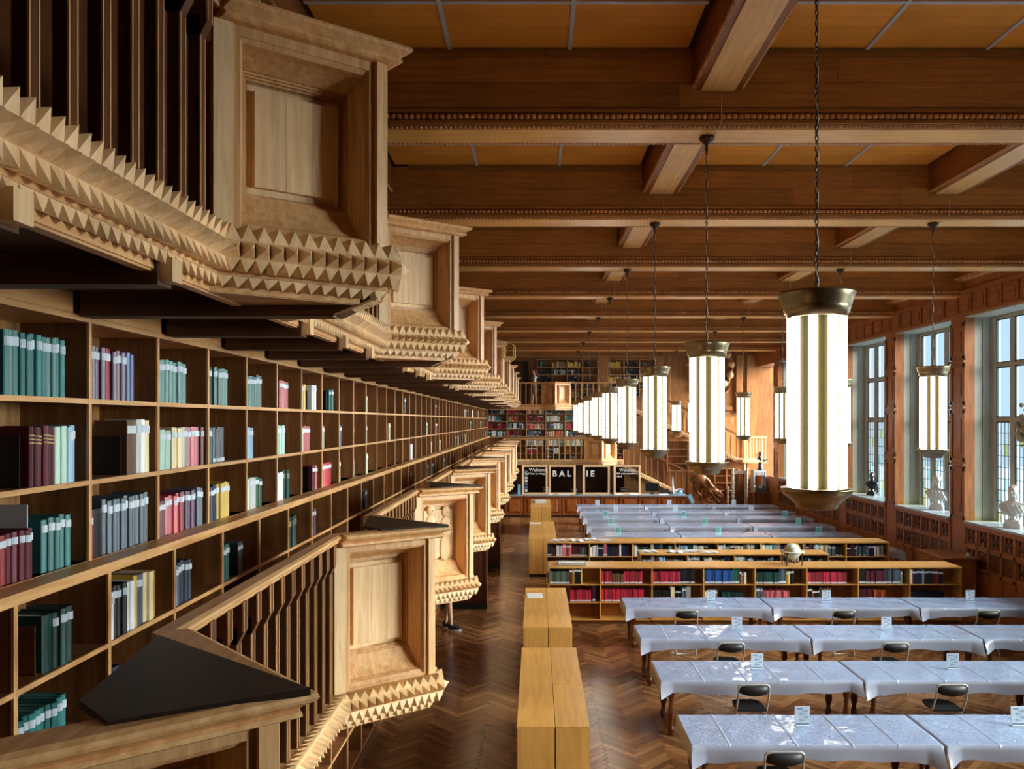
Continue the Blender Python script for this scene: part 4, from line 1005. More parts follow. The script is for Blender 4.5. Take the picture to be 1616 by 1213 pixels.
# ------------------------------------------------------------------ pendant lamps
def lamp_proto():
    t_ = thing('pendant_lamp', '', 'lamp', (0, 0, 0))     # origin at the bottom of the bowl; body 1.385 tall
    lpart('crown', MB().lathe([(.02, 1.375), (.20, 1.375), (.235, 1.385), (.238, 1.37), (.222, 1.34), (.212, 1.30), (.205, 1.285), (.207, 1.275), (.200, 1.27), (.202, 1.255), (.190, 1.25), (.186, 1.225), (.02, 1.225)], n=32), bronze, t_)
    lpart('bowl', MB().lathe([(.10, 0), (.125, .005), (.135, .03), (.17, .065), (.205, .09), (.222, .125), (.224, .135), (.02, .135)], n=32), bronze, t_)
    mb = MB(); n = 20
    prof = []
    for i in range(32):
        a = 2 * math.pi * i / 32; r_ = .118 if i % 4 == 0 else .146; prof.append((r_ * math.cos(a + R(-5 + 22.5)), r_ * math.sin(a + R(-5 + 22.5))))
    lpart('core', mb.prism(prof, .135, 1.226), core_m, t_)
    me = MB().lathe([(.027, .14), (.027, 1.222)], n=10, cap=False).mesh('tube', tube_m)
    for i in range(8):
        a = R(45 * i - 90 + 22.5 - 5); link('light_tube', me, t_, (.158 * math.cos(a), .158 * math.sin(a), 0))
    z1 = ZB - (EYE - .565)
    ch = MB(); z = 1.385; k = 0
    while z < z1 - .16:
        ax = k % 2; pts = []
        for q in range(8):
            a = 2 * math.pi * q / 8; u, v = .0105 * math.cos(a), .021 * math.sin(a); pts.append((u if ax else 0, 0 if ax else u, z + .018 + v))
        ch.tube(pts, .0034, 4, True); z += .0335; k += 1
    lpart('chain', ch, iron, t_)
    cb = [(.012 * math.sin(q * 1.9), .012 * math.cos(q * 1.9), 1.37 + (z1 - .1 - 1.37) * q / 26) for q in range(27)]
    cb += [(.03, -.01, z1 - .04), (.06, -.02, z1 - .01), (.075, -.10, z1 - .01), (.08, -.30, z1 + .02), (.08, -.33, z1 + .30)]
    lpart('cable', MB().tube(cb, .0042, 5), cable_m, t_)
    lpart('canopy', MB().lathe([(.012, z1 - .20), (.016, z1 - .12), (.014, z1 - .10), (.03, z1 - .085), (.05, z1 - .06), (.075, z1 - .045), (.082, z1 - .02), (.06, z1 - .005), (.0, z1 - .004)], n=20), bronze2, t_)
    return t_
lp = lamp_proto(); ul = False
mains = [5.0] + [8.22 + 3.6 * k for k in range(8)]
names_ = ['nearest', 'second nearest', 'third', 'fourth', 'fifth', 'sixth', 'seventh', 'eighth', 'farthest']
zl = [0, 0, 0, -.015, -.02, -.03, -.03, -.04, -.04]
for i, y in enumerate(mains):
    lab_ = '%s lit cylindrical pendant lamp of the long middle row' % names_[i]
    o = lp if i == 0 else dup(lp)
    o.location = (1.80, y, EYE - .565); o['label'] = lab_; o['group'] = 'pendant lamps'
rnm = ['behind camera', 'unseen first', 'unseen second', 'nearest visible', 'second', 'third', 'fourth', 'fifth', 'sixth', 'farthest']
for i in range(1, 10):
    y = 1.02 + 3.6 * i
    dup(lp, (6.02, y, EYE - .565), 0, '%s lit cylindrical pendant lamp of the right hand row by the windows' % rnm[i], 'pendant lamps' if i > 2 else 'pendant lamps out of view')

# ------------------------------------------------------------------ far wall
YW = YF; GY = 35.25
wb = struct('wall_far', MB().box(XL - .3, XR + .8, YW, YW + .3, -.2, ZC + .2), back_wood, (0, YW, 0))
part('cornice', MB().box(-2.2, 5.6, YW - .9, YW - .02, 7.12, 7.24).box(-2.2, 5.6, YW - .86, YW - .02, 7.24, 7.5), beam_side, wb)
part('corner_post', MB().box(9.85, 10.28, YW - .12, YW, 0, 7.3).box(5.62, 5.95, YW - .14, YW, 4.9, 7.3).box(9.35, 9.6, YW - .14, YW, 4.6, 7.3), back_wood, wb)
bd = MB()
for x in (6.25, 9.62):
    for k in range(60): bd.ball((x, YW - .09, 4.62 + k * .045), .022, 5, 4)
part('bead_moulding', bd, oak_z, wb, kind='stuff')
for i, (x0, x1) in enumerate(((6.0, 7.0), (7.05, 7.6), (7.65, 8.4), (8.45, 9.3), (9.62, 9.85))): 
    for z0, z1 in ((.1, 1.9), (2.2, 4.4)): part('wall_panel', MB().box(x0, x1, YW - .05, YW, z0, z1).box(x0 + .07, x1 - .07, YW - .065, YW - .05, z0 + .12, z1 - .12), back_wood, wb)
# carved ring ornament with bosses
orn = thing('carved_wall_ornament', 'large carved scroll ring with round bosses on the far wall right of the shelves', 'wall carving', (8.15, YW - .04, EYE + 2.5))
lpart('ring_scroll', MB().tube([(1.0 * math.cos(R(a)) * (1 + .05 * math.sin(R(a * 6))), -.03, 1.05 * math.sin(R(a)) * (1 + .05 * math.sin(R(a * 6)))) for a in range(0, 360, 6)], .11, 7, True).tube([(.95, -.03, -.9), (.75, -.05, -1.15), (.45, -.03, -1.3), (.6, -.03, -1.5)], [.03, .07, .06, .02], 6).tube([(-.95, -.03, -.9), (-.75, -.05, -1.15), (-.45, -.03, -1.3), (-.6, -.03, -1.5)], [.03, .07, .06, .02], 6), back_wood, orn)
for a in (8, 35, -22, 62, 90, 118, 145, 172, 202, -50): lpart('boss', MB().ball((.98 * math.cos(R(a)), -.07, 1.0 * math.sin(R(a))), (.17, .14, .17), 12, 8), oak_z, orn)
lpart('shield', MB().add([(-.45, 0, .5), (.45, 0, .5), (.42, 0, -.1), (0, 0, -.6), (-.42, 0, -.1), (-.36, -.07, .4), (.36, -.07, .4), (.33, -.07, -.08), (0, -.07, -.45), (-.33, -.07, -.08)], [(9, 8, 7, 6, 5), (0, 1, 6, 5), (1, 2, 7, 6), (2, 3, 8, 7), (3, 4, 9, 8), (4, 0, 5, 9)]), back_wood, orn)
for x in (8.1,): part('lettering_panel', MB().box(7.3, 9.2, YW - .07, YW - .04, 4.72, 4.9), back_wood, wb)

def far_case(label, x0, x1, z0, z1, colw, rh, pal, fill, skipx=()):
    t_ = thing('tall_bookcase', label, 'bookcase', ((x0 + x1) / 2, YW - .2, z0))
    part('back_board', MB().box(x0, x1, YW - .03, YW - .01, z0, z1), case_back, t_)
    zs = []; z = z0
    while z < z1 - .1: zs.append(z); z += rh
    for z in zs + [z1]: part('shelf', MB().box(x0, x1, YW - .33, YW - .03, z - .02, z), oak_x, t_)
    x = x0; xs = []
    while x <= x1 + .01: xs.append(x); part('upright', MB().box(x - .015, x + .015, YW - .34, YW - .03, z0, z1), oak_z, t_); x += colw
    for a in xs[:-1]:
        for z in zs:
            if rw.random() < fill: filler(a + .03, YW - .29, z, colw - .05, rw, rw.choice(pal), rh * .62, rh * .8, rw.choice([.95, .95, .7, .5]))
    return t_
P1 = [['navy', 'white', 'slate'], ['crim', 'maroon'], ['black', 'dteal', 'slate'], ['white', 'cream', 'pale'], ['pink', 'orange', 'cream'], ['teal', 'sky', 'white']]
P2 = [['black', 'dteal', 'gg'], ['black', 'brown', 'white'], ['cream', 'yellow'], ['black'], ['dteal', 'pale']]
far_case('bookcase on the far wall between the two galleries, full of coloured volumes', -2.25, 4.05, 3.5, 4.95, .90, .35, P1, .93)
far_case('bookcase on the far wall behind the lower gallery balustrade', -2.25, 4.05, 2.35, 3.45, .90, .36, P1, .8)
far_case('dark bookcase on the far wall at the upper gallery, left of the broad pillar', .05, 2.85, 5.35, 7.1, .70, .34, P2, .8)
far_case('dark bookcase on the far wall at the upper gallery, right of the broad pillar', 3.35, 5.55, 5.35, 7.1, .73, .34, P2, .85)
part('pillar', MB().box(2.88, 3.32, YW - .42, YW, 4.9, 7.12), back_wood, wb)
part('door_recess', MB().box(-1.6, -.35, YW - .03, YW, 4.95, 7.0), black_m, wb)
part('door_leaf', MB().box(-1.0, -.62, YW - .09, YW - .05, 4.95, 6.95), brown_z, wb)
far_case('empty bookcase on the far wall under the stair', 6.1, 8.0, 1.9, 3.3, .95, .34, P1, .12)
far_case('low empty bookcase on the far wall right of the carved beast', 8.3, 9.4, 1.0, 2.0, .55, .34, P1, .0)
pfx = lambda x, o: (x, GY - o)
gA, _ = gallery('upper gallery crossing the far wall with a bright panelled bay', pfx, [.86], EYE + 1.74, EYE + .74, -1.40, 4.4, .62, (.62, .72), axis='x', pitch=.25, nmax=100, desk=False)
gB, _ = gallery('lower gallery crossing the far wall above the service desk', pfx, [2.95], EYE - .80, EYE - 1.75, -1.40, 3.95, .62, (.70, .70), axis='x', pitch=.24, nmax=100, desk=False)
part('deck', MB().box(-2.2, 4.4, GY + .05, YW - .02, EYE + .52, EYE + .60), joist_m, gA)
part('deck', MB().box(-2.2, 3.95, GY + .05, YW - .02, EYE - 1.98, EYE - 1.90), joist_m, gB)
part('gallery_stop', MB().box(-2.2, -1.35, GY - .02, GY + .04, EYE + .5, EYE + 1.6), oak_z, gA)
dk = struct('wall_recess', MB().box(-2.2, 4.1, YW - .42, YW - .36, 0, 2.2), dark_wood, (0, YW - .4, 0))

fb_ = far.mesh('books', far_mats); fo = link('books', fb_); fo['kind'] = 'stuff'; tag(fo, 'the many small distant volumes on the far shelves of the hall', 'books')
# stairs
def stair(label, x0, z0, x1, z1, y0, y1, figure=False, zland=None):
    t_ = thing('staircase', label, 'staircase', (x1, y0, z1)); dx, dz = x1 - x0, z1 - z0; n = max(6, round(abs(dz) / .17)); sl_ = dz / dx
    L_ = math.hypot(dx, dz); Mx = Matrix.Translation((x0, 0, z0)) @ Matrix.Rotation(-math.atan2(dz, dx), 4, 'Y')
    mb = MB()
    for o0, o1, yy in ((-.17, .02, y0), ): mb.box(0, L_, y0 - .02, y0 + .05, -.18, .02)
    part('stringer', mb.xf(Mx), stair_wood, t_)
    nn = int(L_ / .085); nb = MB()
    for r_, zc, h in ((0, -.025, .055), (1, -.085, .06), (2, -.145, .055)):
        for q in range(nn):
            a = q * L_ / nn; b_ = a + L_ / nn; nb.add([(a, y0 - .02, zc - .03), (b_, y0 - .02, zc - .03), (b_, y0 - .02, zc + .03), (a, y0 - .02, zc + .03), ((a + b_) / 2, y0 - .02 - h, zc)], [(0, 1, 4), (1, 2, 4), (2, 3, 4), (3, 0, 4)])
    part('nailheads', nb.xf(Mx), panel_oak, t_, kind='stuff')
    part('handrail', MB().box(0, L_, y0 - .05, y0 + .06, .93, 1.02).xf(Mx), brown_y, t_)
    nbal = int(abs(dx) / .27); bme = MB().cham(-.03, .03, -.03, .03, .0, .93, .01).mesh('baluster', stair_wood); l = t_.location
    for k in range(nbal):
        xx = x0 + dx * (k + .5) / nbal; link('baluster', bme, t_, (xx - l.x, y0 + .02 - l.y, z0 + sl_ * (xx - x0) - l.z))
    for k in range(n):
        xa = x0 + dx * k / n; xb_ = x0 + dx * (k + 1) / n; zz = z0 + dz * (k + (0 if dz < 0 else 1)) / n
        part('step', MB().box(min(xa, xb_) - .02, max(xa, xb_), y0 + .05, y1, zz - .21, zz - .16), brown_y, t_)
    part('under_panel', MB().add([(x0, y1, z0 - .35), (x1, y1, z1 - .35 if z1 > .5 else 0), (x0, y1, z0 - .2), (x1, y1, z1 - .18 if z1 > .5 else 0), (x0, y1 + .03, z0 - .2)], [(0, 1, 3, 2)]), back_wood, t_)
    return t_
st1 = stair('lower stair flight descending right from the far lower gallery to the carved beast', 4.0, EYE - 2.0, 8.35, .12, GY, YW - .1)
st2 = stair('upper stair flight descending right from the upper gallery to the corner landing', 4.4, EYE + .62, 9.3, EYE - 1.78, GY + .3, YW - .1)
part('side_wall', MB().add([(4.0, GY + .12, 0), (8.3, GY + .12, 0), (8.3, GY + .12, .05), (4.0, GY + .12, 2.1), (4.0, GY + .16, 0), (8.3, GY + .16, 0), (8.3, GY + .16, .05), (4.0, GY + .16, 2.1)], [(0, 1, 2, 3), (7, 6, 5, 4), (3, 2, 6, 7)]), back_wood, st1)
# carved beast newel, climbing head down
bs = thing('carved_newel_beast', 'dark carved wooden beast crouching head down at the foot of the stair rail', 'wood carving', (8.2, GY, .5))
X_ = lambda px, py, D=GY: ((px - 846) * D / 1230, EYE - (py - 663) * D / 1230)
def P3(px, py, d=0): x, z = X_(px, py); return (x, GY + d, z)
lpart_loc = wloc(bs)
body = MB().ball(P3(1106, 757), (.36, .24, .30), 14, 10, Matrix.Rotation(R(30), 4, 'Y')).ball(P3(1113, 764), (.38, .22, .24), 14, 10, Matrix.Rotation(R(40), 4, 'Y')).ball(P3(1119, 770), (.30, .22, .25), 14, 10)
part('body', body, beast_m, bs)
for d_ in (-.16, .12):
    part('hind_leg', MB().tube([P3(1103, 760, d_), P3(1098, 767, d_), P3(1097, 772, d_), P3(1101, 777, d_), P3(1106, 781, d_)], [.16, .13, .07, .06, .08], 9), beast_m, bs)
    part('fore_leg', MB().tube([P3(1117, 774, d_), P3(1112, 780, d_), P3(1110, 786, d_), P3(1116, 789, d_), P3(1121, 791, d_)], [.13, .09, .06, .06, .08], 9), beast_m, bs)
part('head', MB().ball(P3(1127, 774), (.24, .18, .19), 12, 9, Matrix.Rotation(R(35), 4, 'Y')).tube([P3(1127, 772), P3(1134, 776), P3(1140, 780), P3(1141, 783)], [.13, .11, .08, .03], 9), beast_m, bs)
part('jaw', MB().tube([P3(1124, 780), P3(1129, 787), P3(1134, 792), P3(1137, 791)], [.12, .08, .06, .02], 8), beast_m, bs)
tm = MB()
for q in range(5): tm.lathe([(.022, 0), (.0, -.09)], c=P3(1132 + q * 1.7, 778.5 + q * .9, -.06), n=6)
part('teeth', tm, panel_oak, bs)
part('mane', MB().tube([P3(1108, 749, -.05), P3(1116, 757, -.14), P3(1121, 766, -.16), P3(1127, 770, -.12)], [.05, .10, .10, .04], 8).tube([P3(1118, 772, -.2), P3(1122, 778, -.2), P3(1121, 785, -.15)], [.05, .07, .02], 8), beast_m, bs)
part('tail', MB().tube([P3(1098, 755), P3(1093, 761), P3(1090, 757), P3(1093, 750), P3(1098, 745), P3(1098, 738), P3(1093, 735), P3(1088, 736)], [.06, .055, .05, .05, .05, .06, .055, .04], 8), beast_m, bs)
part('ear', MB().ball(P3(1124, 768, -.15), (.06, .04, .10), 8, 6).ball(P3(1124, 768, .15), (.06, .04, .10), 8, 6), beast_m, bs)
part('base_block', MB().box(7.05, 8.35, GY - .08, GY + .1, .0, .16), brown_y, bs)
# corner landing
ld_ = thing('stair_landing', 'corner landing with pale lit balusters between upper stair and windows', 'landing', (9.85, GY - .2, EYE - 1.8))
part('deck', MB().box(9.28, 10.25, GY - .45, YW - .1, EYE - 1.9, EYE - 1.75), panel_oak, ld_)
part('handrail', MB().box(9.28, 10.28, GY - .48, GY - .36, EYE - .78, EYE - .70), panel_oak, ld_)
part('base_moulding', MB().box(9.22, 10.28, GY - .52, GY - .36, EYE - 1.84, EYE - 1.74).box(9.26, 10.28, GY - .49, GY - .38, EYE - 1.9, EYE - 1.84), panel_oak, ld_)
for k in range(7): part('baluster', MB().cham(9.40 + k * .135, 9.46 + k * .135, GY - .45, GY - .39, EYE - 1.75, EYE - .78, .012), panel_oak, ld_)
part('corner_post', MB().cham(9.24, 9.36, GY - .5, GY - .38, EYE - 1.9, EYE - .66, .02), panel_oak, ld_)
for i_, x in enumerate((9.32, 10.1)): part('support_post', MB().lathe(turned(2.34), c=(x, GY - .4, 0), n=10), lit_post, ld_)
# turned gate standing by the stairs
gt = thing('turned_wood_gate', 'open slatted gate between pale turned posts under the corner landing', 'gate', (9.05, 34.2, 0))
for x in (8.42, 8.62, 9.25, 9.7):
    prf = [(.05, 0)]
    for k in range(11): prf += [(.045, .05 + k * .2), (.075, .10 + k * .2), (.04, .15 + k * .2)]
    if x in (8.42, 9.7): prf = prf[:22]
    part('turned_post', MB().lathe(prf, c=(x, 34.2 if x < 9.5 else 34.6, 0), n=10), lit_post, gt)
part('gate_frame', MB().box(8.66, 9.2, 34.18, 34.24, .1, .2).box(8.66, 9.2, 34.18, 34.24, 1.9, 2.05).box(8.66, 8.72, 34.18, 34.24, .2, 1.9).box(9.14, 9.2, 34.18, 34.24, .2, 1.9), lit_post, gt)
for k in range(6): part('slat', MB().box(8.74 + k * .068, 8.78 + k * .068, 34.19, 34.22, .2, 1.9), brown_z, gt)
for z in (.7, 1.3): part('gate_rail', MB().box(8.72, 9.14, 34.185, 34.225, z, z + .05), brown_y, gt)
# enquiry pulpit with balustrade by the window
pu = thing('corner_desk', 'small balustraded desk in the far right corner carrying office gear', 'desk', (9.9, 34.6, 0))
part('desktop', MB().box(9.5, 10.22, 34.0, 35.0, 1.02, 1.07), brown_y, pu); part('plinth', MB().box(9.5, 10.22, 34.05, 35.0, 0, .1), brown_y, pu)
for k in range(9): part('baluster', MB().cham(9.53 + k * .08, 9.565 + k * .08, 34.05, 34.09, .1, 1.02, .008), leg_wood, pu)
part('upper_shelf', MB().box(9.66, 10.22, 34.6, 35.1, 1.95, 2.02).box(9.66, 9.72, 34.6, 35.1, 1.07, 1.95).box(10.16, 10.22, 34.6, 35.1, 1.07, 1.95), sill_stone, pu)
for k in range(6): part('valance_slat', MB().box(9.74 + k * .07, 9.78 + k * .07, 34.6, 34.64, 1.80, 1.95), sill_stone, pu)
t_ = thing('office_phone', 'dark desk phone with pale display on the corner desk', 'telephone', (9.95, 34.3, 1.07))
part('body', MB().add([(9.75, 34.15, 1.07), (10.1, 34.15, 1.07), (10.1, 34.45, 1.07), (9.75, 34.45, 1.07), (9.75, 34.2, 1.12), (10.1, 34.2, 1.12), (10.1, 34.45, 1.35), (9.75, 34.45, 1.35)], [(0, 3, 2, 1), (4, 5, 6, 7), (0, 1, 5, 4), (1, 2, 6, 5), (2, 3, 7, 6), (3, 0, 4, 7)]), black_m, t_)
part('display', MB().box(9.8, 9.95, 34.28, 34.30, 1.26, 1.4), white_case, t_)

# service desk with panel doors
ds = thing('service_desk', 'long panelled wooden service desk with grey top along the far end', 'desk', (2.6, 34.5, 0))
part('worktop', MB().box(-1.5, 6.62, 34.1, 34.95, .93, .98), sill_stone, ds)
part('body', MB().box(-1.4, 6.5, 34.25, 34.85, .06, .93), desk_wood, ds); part('plinth', MB().box(-1.4, 6.5, 34.27, 34.85, 0, .06), black_m, ds)
k = 0; x = -1.38
while x < 6.3:
    dr = part('panel_door', MB().box(x + .03, x + .80, 34.2, 34.25, .1, .90), desk_wood, ds)
    part('raised_field', MB().add([(x + .17, 34.2, .22), (x + .66, 34.2, .22), (x + .66, 34.2, .79), (x + .17, 34.2, .79), (x + .22, 34.175, .27), (x + .61, 34.175, .27), (x + .61, 34.175, .74), (x + .22, 34.175, .74)],
         [(4, 5, 6, 7), (0, 1, 5, 4), (1, 2, 6, 5), (2, 3, 7, 6), (3, 0, 4, 7)]), desk_wood, dr)
    part('groove_frame', MB().box(x + .14, x + .69, 34.188, 34.2, .19, .21).box(x + .14, x + .69, 34.188, 34.2, .80, .82).box(x + .14, x + .16, 34.188, 34.2, .21, .80).box(x + .67, x + .69, 34.188, 34.2, .21, .80), dark_wood, dr)
    x += .84
txts = [(('Welkom!', .20, .30, 1.02), ('Stel hier je vraag', .13, .12, .88)), (('B A L', .36, .16, .80),), (('I E', .36, .14, .80),), (('Welcome!', .17, .25, 1.02), ('Ask your question', .115, .12, .89), ('here', .12, .14, .76))]
xs = [(823.9, 864.3), (866, 908.5), (920, 962.3), (968.5, 1011)]
sn = ['leftmost framed glass screen lettered Welkom on the service desk', 'framed glass screen lettered BAL on the service desk', 'framed glass screen lettered IE on the service desk', 'rightmost framed glass screen lettered Welcome on the service desk']
for i, (a, b_) in enumerate(xs):
    xa, xb_ = [(p - 846) * 34.4 / 1230 for p in (a, b_)]; z0, z1 = .98, EYE - 70 * 34.4 / 1230
    t_ = thing('glass_screen', sn[i], 'screen', ((xa + xb_) / 2, 34.4, z0)); f = .085
    for q in ((xa, xa + f, z0, z1), (xb_ - f, xb_, z0, z1), (xa + f, xb_ - f, z0, z0 + f), (xa + f, xb_ - f, z1 - f, z1)): part('frame_bar', MB().box(q[0], q[1], 34.36, 34.44, q[2], q[3]), panel_oak, t_)
    part('glass_pane', MB().box(xa + f, xb_ - f, 34.397, 34.403, z0 + f, z1 - f), screen_glass, t_)
    for tx, sz, ox, oz in txts[i]:
        me = text_mesh(tx, sz, .003, .010 if sz > .3 else .002); me.materials.append(paper)
        o = link('lettering', me, t_, (xa + ox - t_.location.x, -.012, oz), (math.pi / 2, 0, 0))
    if i == 0:
        for q in range(7): part('small_notice', MB().box(xa + .12, xa + .24, 34.388, 34.394, z0 + .12 + q * .14, z0 + .22 + q * .14), [white_case, letter_blue, letter_red, white_case][q % 4], t_)
# things on the desk
def mon(x, y, z, w_, h, label, ry=0):
    t_ = thing('monitor', label, 'monitor', (x, y, z)); part('screen', MB().box(x - w_ / 2, x + w_ / 2, y - .02, y + .02, z + .12, z + .12 + h), black_gloss, t_); part('stand', MB().box(x - .1, x + .1, y - .1, y + .1, z, z + .02).box(x - .03, x + .03, y + .02, y + .05, z + .02, z + .2), black_m, t_)
mon(-1.1, 34.6, .98, .5, .42, 'black monitor at the left end of the service desk'); mon(5.15, 34.6, .98, .6, .36, 'black monitor right of the rightmost glass screen'); 
t_ = thing('blue_card_stand', 'upright pale blue card beside the left monitor on the desk', 'sign', (-.75, 34.35, .98)); part('card', MB().box(-.81, -.68, 34.34, 34.36, 1.0, 1.42), bluegrey, t_); part('foot', MB().box(-.81, -.68, 34.3, 34.4, .98, 1.0), bluegrey, t_)
t_ = thing('card_terminal', 'low black device right of the right monitor on the desk', 'device', (5.75, 34.6, .98)); part('body', MB().add([(5.55, 34.4, .98), (5.98, 34.4, .98), (5.98, 34.8, .98), (5.55, 34.8, .98), (5.57, 34.45, 1.08), (5.95, 34.45, 1.08), (5.9, 34.75, 1.2), (5.6, 34.75, 1.2)], [(0, 3, 2, 1), (4, 5, 6, 7), (0, 1, 5, 4), (1, 2, 6, 5), (2, 3, 7, 6), (3, 0, 4, 7)]), black_m, t_); part('slot', MB().box(5.65, 5.87, 34.44, 34.46, 1.02, 1.05), chrome, t_)
t_ = thing('desk_lamp', 'pale blue desk lamp with thin upright neck on the desk end', 'lamp', (6.1, 34.5, .98)); part('base', MB().lathe([(.10, 0), (.10, .03), (.03, .06), (.02, .1)], c=(6.1, 34.5, .98), n=12), bluegrey, t_); part('neck', MB().tube([(6.08, 34.5, 1.05), (6.05, 34.5, 1.3), (6.04, 34.5, 1.55), (6.05, 34.5, 1.75)], [.06, .045, .03, .02], 8), white_case, t_)
t_ = thing('tape_machine', 'round pale blue telephone on the right end of the desk', 'telephone', (6.35, 34.5, .98)); part('base', MB().box(6.22, 6.5, 34.4, 34.6, .98, 1.04), bluegrey, t_); part('body', MB().lathe([(.12, 0), (.13, .05), (.09, .12), (.04, .15)], c=(6.36, 34.5, 1.04), n=12), bluegrey, t_); part('handset', MB().tube([(6.2, 34.45, 1.17), (6.27, 34.45, 1.21), (6.42, 34.45, 1.21), (6.5, 34.45, 1.17)], [.035, .025, .025, .035], 8), white_case, t_)
t_ = thing('hanging_blue_notice', 'blue card hanging tilted at the right end of the desk', 'sign', (6.75, 34.1, .8)); part('card', MB().box(-.08, .08, 34.08, 34.1, -.22, .20).xf(Matrix.Translation((6.78, 0, .82)) @ Matrix.Rotation(R(-24), 4, 'Y')), bluegrey, t_); part('cord', MB().tube([(6.6, 34.1, .95), (6.7, 34.1, 1.0), (6.72, 34.09, .98)], .006, 5), black_m, t_)
for i, (x, w_) in enumerate(((.6, .2), (1.25, .5), (3.6, .3), (4.3, .35), (5.6, .4))): sheet('paper_stack', 'white papers on the service desk top, number %s from the left' % ['one', 'two', 'three', 'four', 'five'][i], 'paper', x, 34.25, .981, w_, .22, .1, 3, h=.012)
for i, (x, c) in enumerate(((.45, 'white'), (1.7, 'black'), (3.9, 'grey'))):
    t_ = thing('desk_organiser', '%s desk organiser behind the screens, %s' % (c, ['left', 'middle', 'right'][i]), 'organiser', (x, 34.65, .98)); part('tray', MB().box(x - .15, x + .15, 34.55, 34.8, .98, 1.0).box(x - .15, x - .13, 34.55, 34.8, 1.0, 1.25).box(x + .13, x + .15, 34.55, 34.8, 1.0, 1.25).box(x - .15, x + .15, 34.55, 34.8, 1.12, 1.13).box(x - .15, x + .15, 34.55, 34.8, 1.25, 1.26), [white_case, black_m, chrome][i], t_); part('papers', MB().box(x - .12, x + .12, 34.56, 34.78, 1.0, 1.06).box(x - .12, x + .12, 34.56, 34.78, 1.13, 1.2), paper, t_)
# hexagonal brass frame on the fifth bay
hx = thing('hexagonal_lantern_frame', 'polished hexagonal brass frame hanging at the corner of the fifth upper bay', 'lantern frame', (-.62, 18.1, 5.6))
pr = [(-.62 + .26 * math.cos(R(a)) * .55, 18.1 + .0, 5.82 + .26 * math.sin(R(a))) for a in range(30, 390, 60)]
part('frame', MB().tube(pr, .022, 6, True), brass, hx); part('inner_rim', MB().tube([(x * .7 - .62 * .3, y + .04, 5.82 + (z - 5.82) * .7) for x, y, z in pr], .012, 6, True), brass, hx)

# ------------------------------------------------------------------ busts on the sills
def bust(px, pyb, D, h, label, mat, rz=0, drape=True):
    x = (px - 846) * D / 1230
    t_ = thing('portrait_bust', label, 'bust', (x, D, ZS), rz); s = h / .9
    def sc(mb): mb.v = [(a * s, b_ * s, c * s) for a, b_, c in mb.v]; return mb
    lpart('pedestal', sc(MB().box(-.16, .16, -.14, .14, 0, .10).box(-.13, .13, -.11, .11, .10, .17).lathe([(.10, .17), (.06, .20), (.055, .24), (.09, .27)], n=14)), mat, t_)
    b_ = MB().lathe([(.02, .24), (.13, .28), (.22, .36), (.27, .46), (.25, .52), (.14, .57), (.075, .60), (.065, .66), (.07, .70)], n=20, ax=(1, .62))
    lpart('shoulders', sc(b_), mat, t_)
    hd = MB().ball((0, -.01, .78), (.085, .105, .125), 16, 12); hd.ball((0, -.115, .775), (.016, .03, .035), 8, 6); hd.ball((0, -.09, .71), (.035, .03, .028), 8, 6)
    for q in (-1, 1): hd.ball((q * .088, .0, .775), (.012, .028, .038), 8, 6); hd.ball((q * .034, -.098, .80), (.018, .012, .010), 6, 5)
    hd.ball((0, -.105, .737), (.028, .014, .008), 8, 5)
    lpart('head', sc(hd), mat, t_)
    hr = MB()
    for q in range(26):
        a = R(q * 47); e = R(12 + (q % 5) * 17); hr.ball((.085 * math.cos(a) * math.cos(e), .02 + .10 * abs(math.sin(a)) * math.cos(e), .79 + .12 * math.sin(e)), .03, 6, 5)
    lpart('hair', sc(hr), mat, t_)
    if drape:
        dm = MB()
        for q in range(6):
            u = -.2 + q * .08; dm.tube([(u - .04, -.09 - .06 * math.cos(u * 5), .54 - abs(u) * .2), (u, -.16, .42), (u + .05, -.13, .30), (u + .07, -.08, .25)], [.014, .022, .022, .01], 6)
        lpart('drapery_folds', sc(dm), mat, t_)
    return t_
bust(1376, 0, 25.0, .72, 'small dark bronze bust on the window sill behind the nearest lamp', darkbust, R(-50), False)
bust(1478, 0, 21.0, .90, 'white marble bust in the middle window sill, drapery over the chest', marble, R(-40))
bust(1598, 0, 17.45, .92, 'white marble bust on the sill at the right edge of the photo', marble, R(-40))
t_ = thing('standing_statuette', 'dark statuette on the far corner shelf against the window', 'statue', (10.0, 34.8, 2.02))
lpart('base', MB().box(-.1, .1, -.1, .1, 0, .05), darkbust, t_); lpart('body', MB().lathe([(.09, .05), (.07, .2), (.10, .4), (.13, .52), (.06, .62), (.05, .66)], n=12, ax=(1, .7)), darkbust, t_); lpart('head', MB().ball((0, -.02, .74), (.075, .09, .10), 12, 8).ball((0, -.11, .73), .02, 6, 5), darkbust, t_); lpart('arm', MB().tube([(.1, 0, .5), (.2, -.08, .42), (.28, -.16, .5)], [.04, .035, .025], 8), darkbust, t_)
t_ = thing('carved_stone_garland', 'carved stone garland on the mullion of the nearest visible window', 'stone carving', (10.85, 17.2, 4.0)); mb = MB(); rr = random.Random(3)
for k in range(46): mb.ball((10.80 + rr.uniform(-.05, .03), 17.25 + rr.gauss(0, .14), 4.02 + rr.gauss(0, .17)), rr.uniform(.03, .075), 7, 5)
part('leaf_cluster', mb, stone, t_); part('backing_block', MB().box(10.84, 10.94, 17.0, 17.5, 3.75, 4.3), stone, t_)

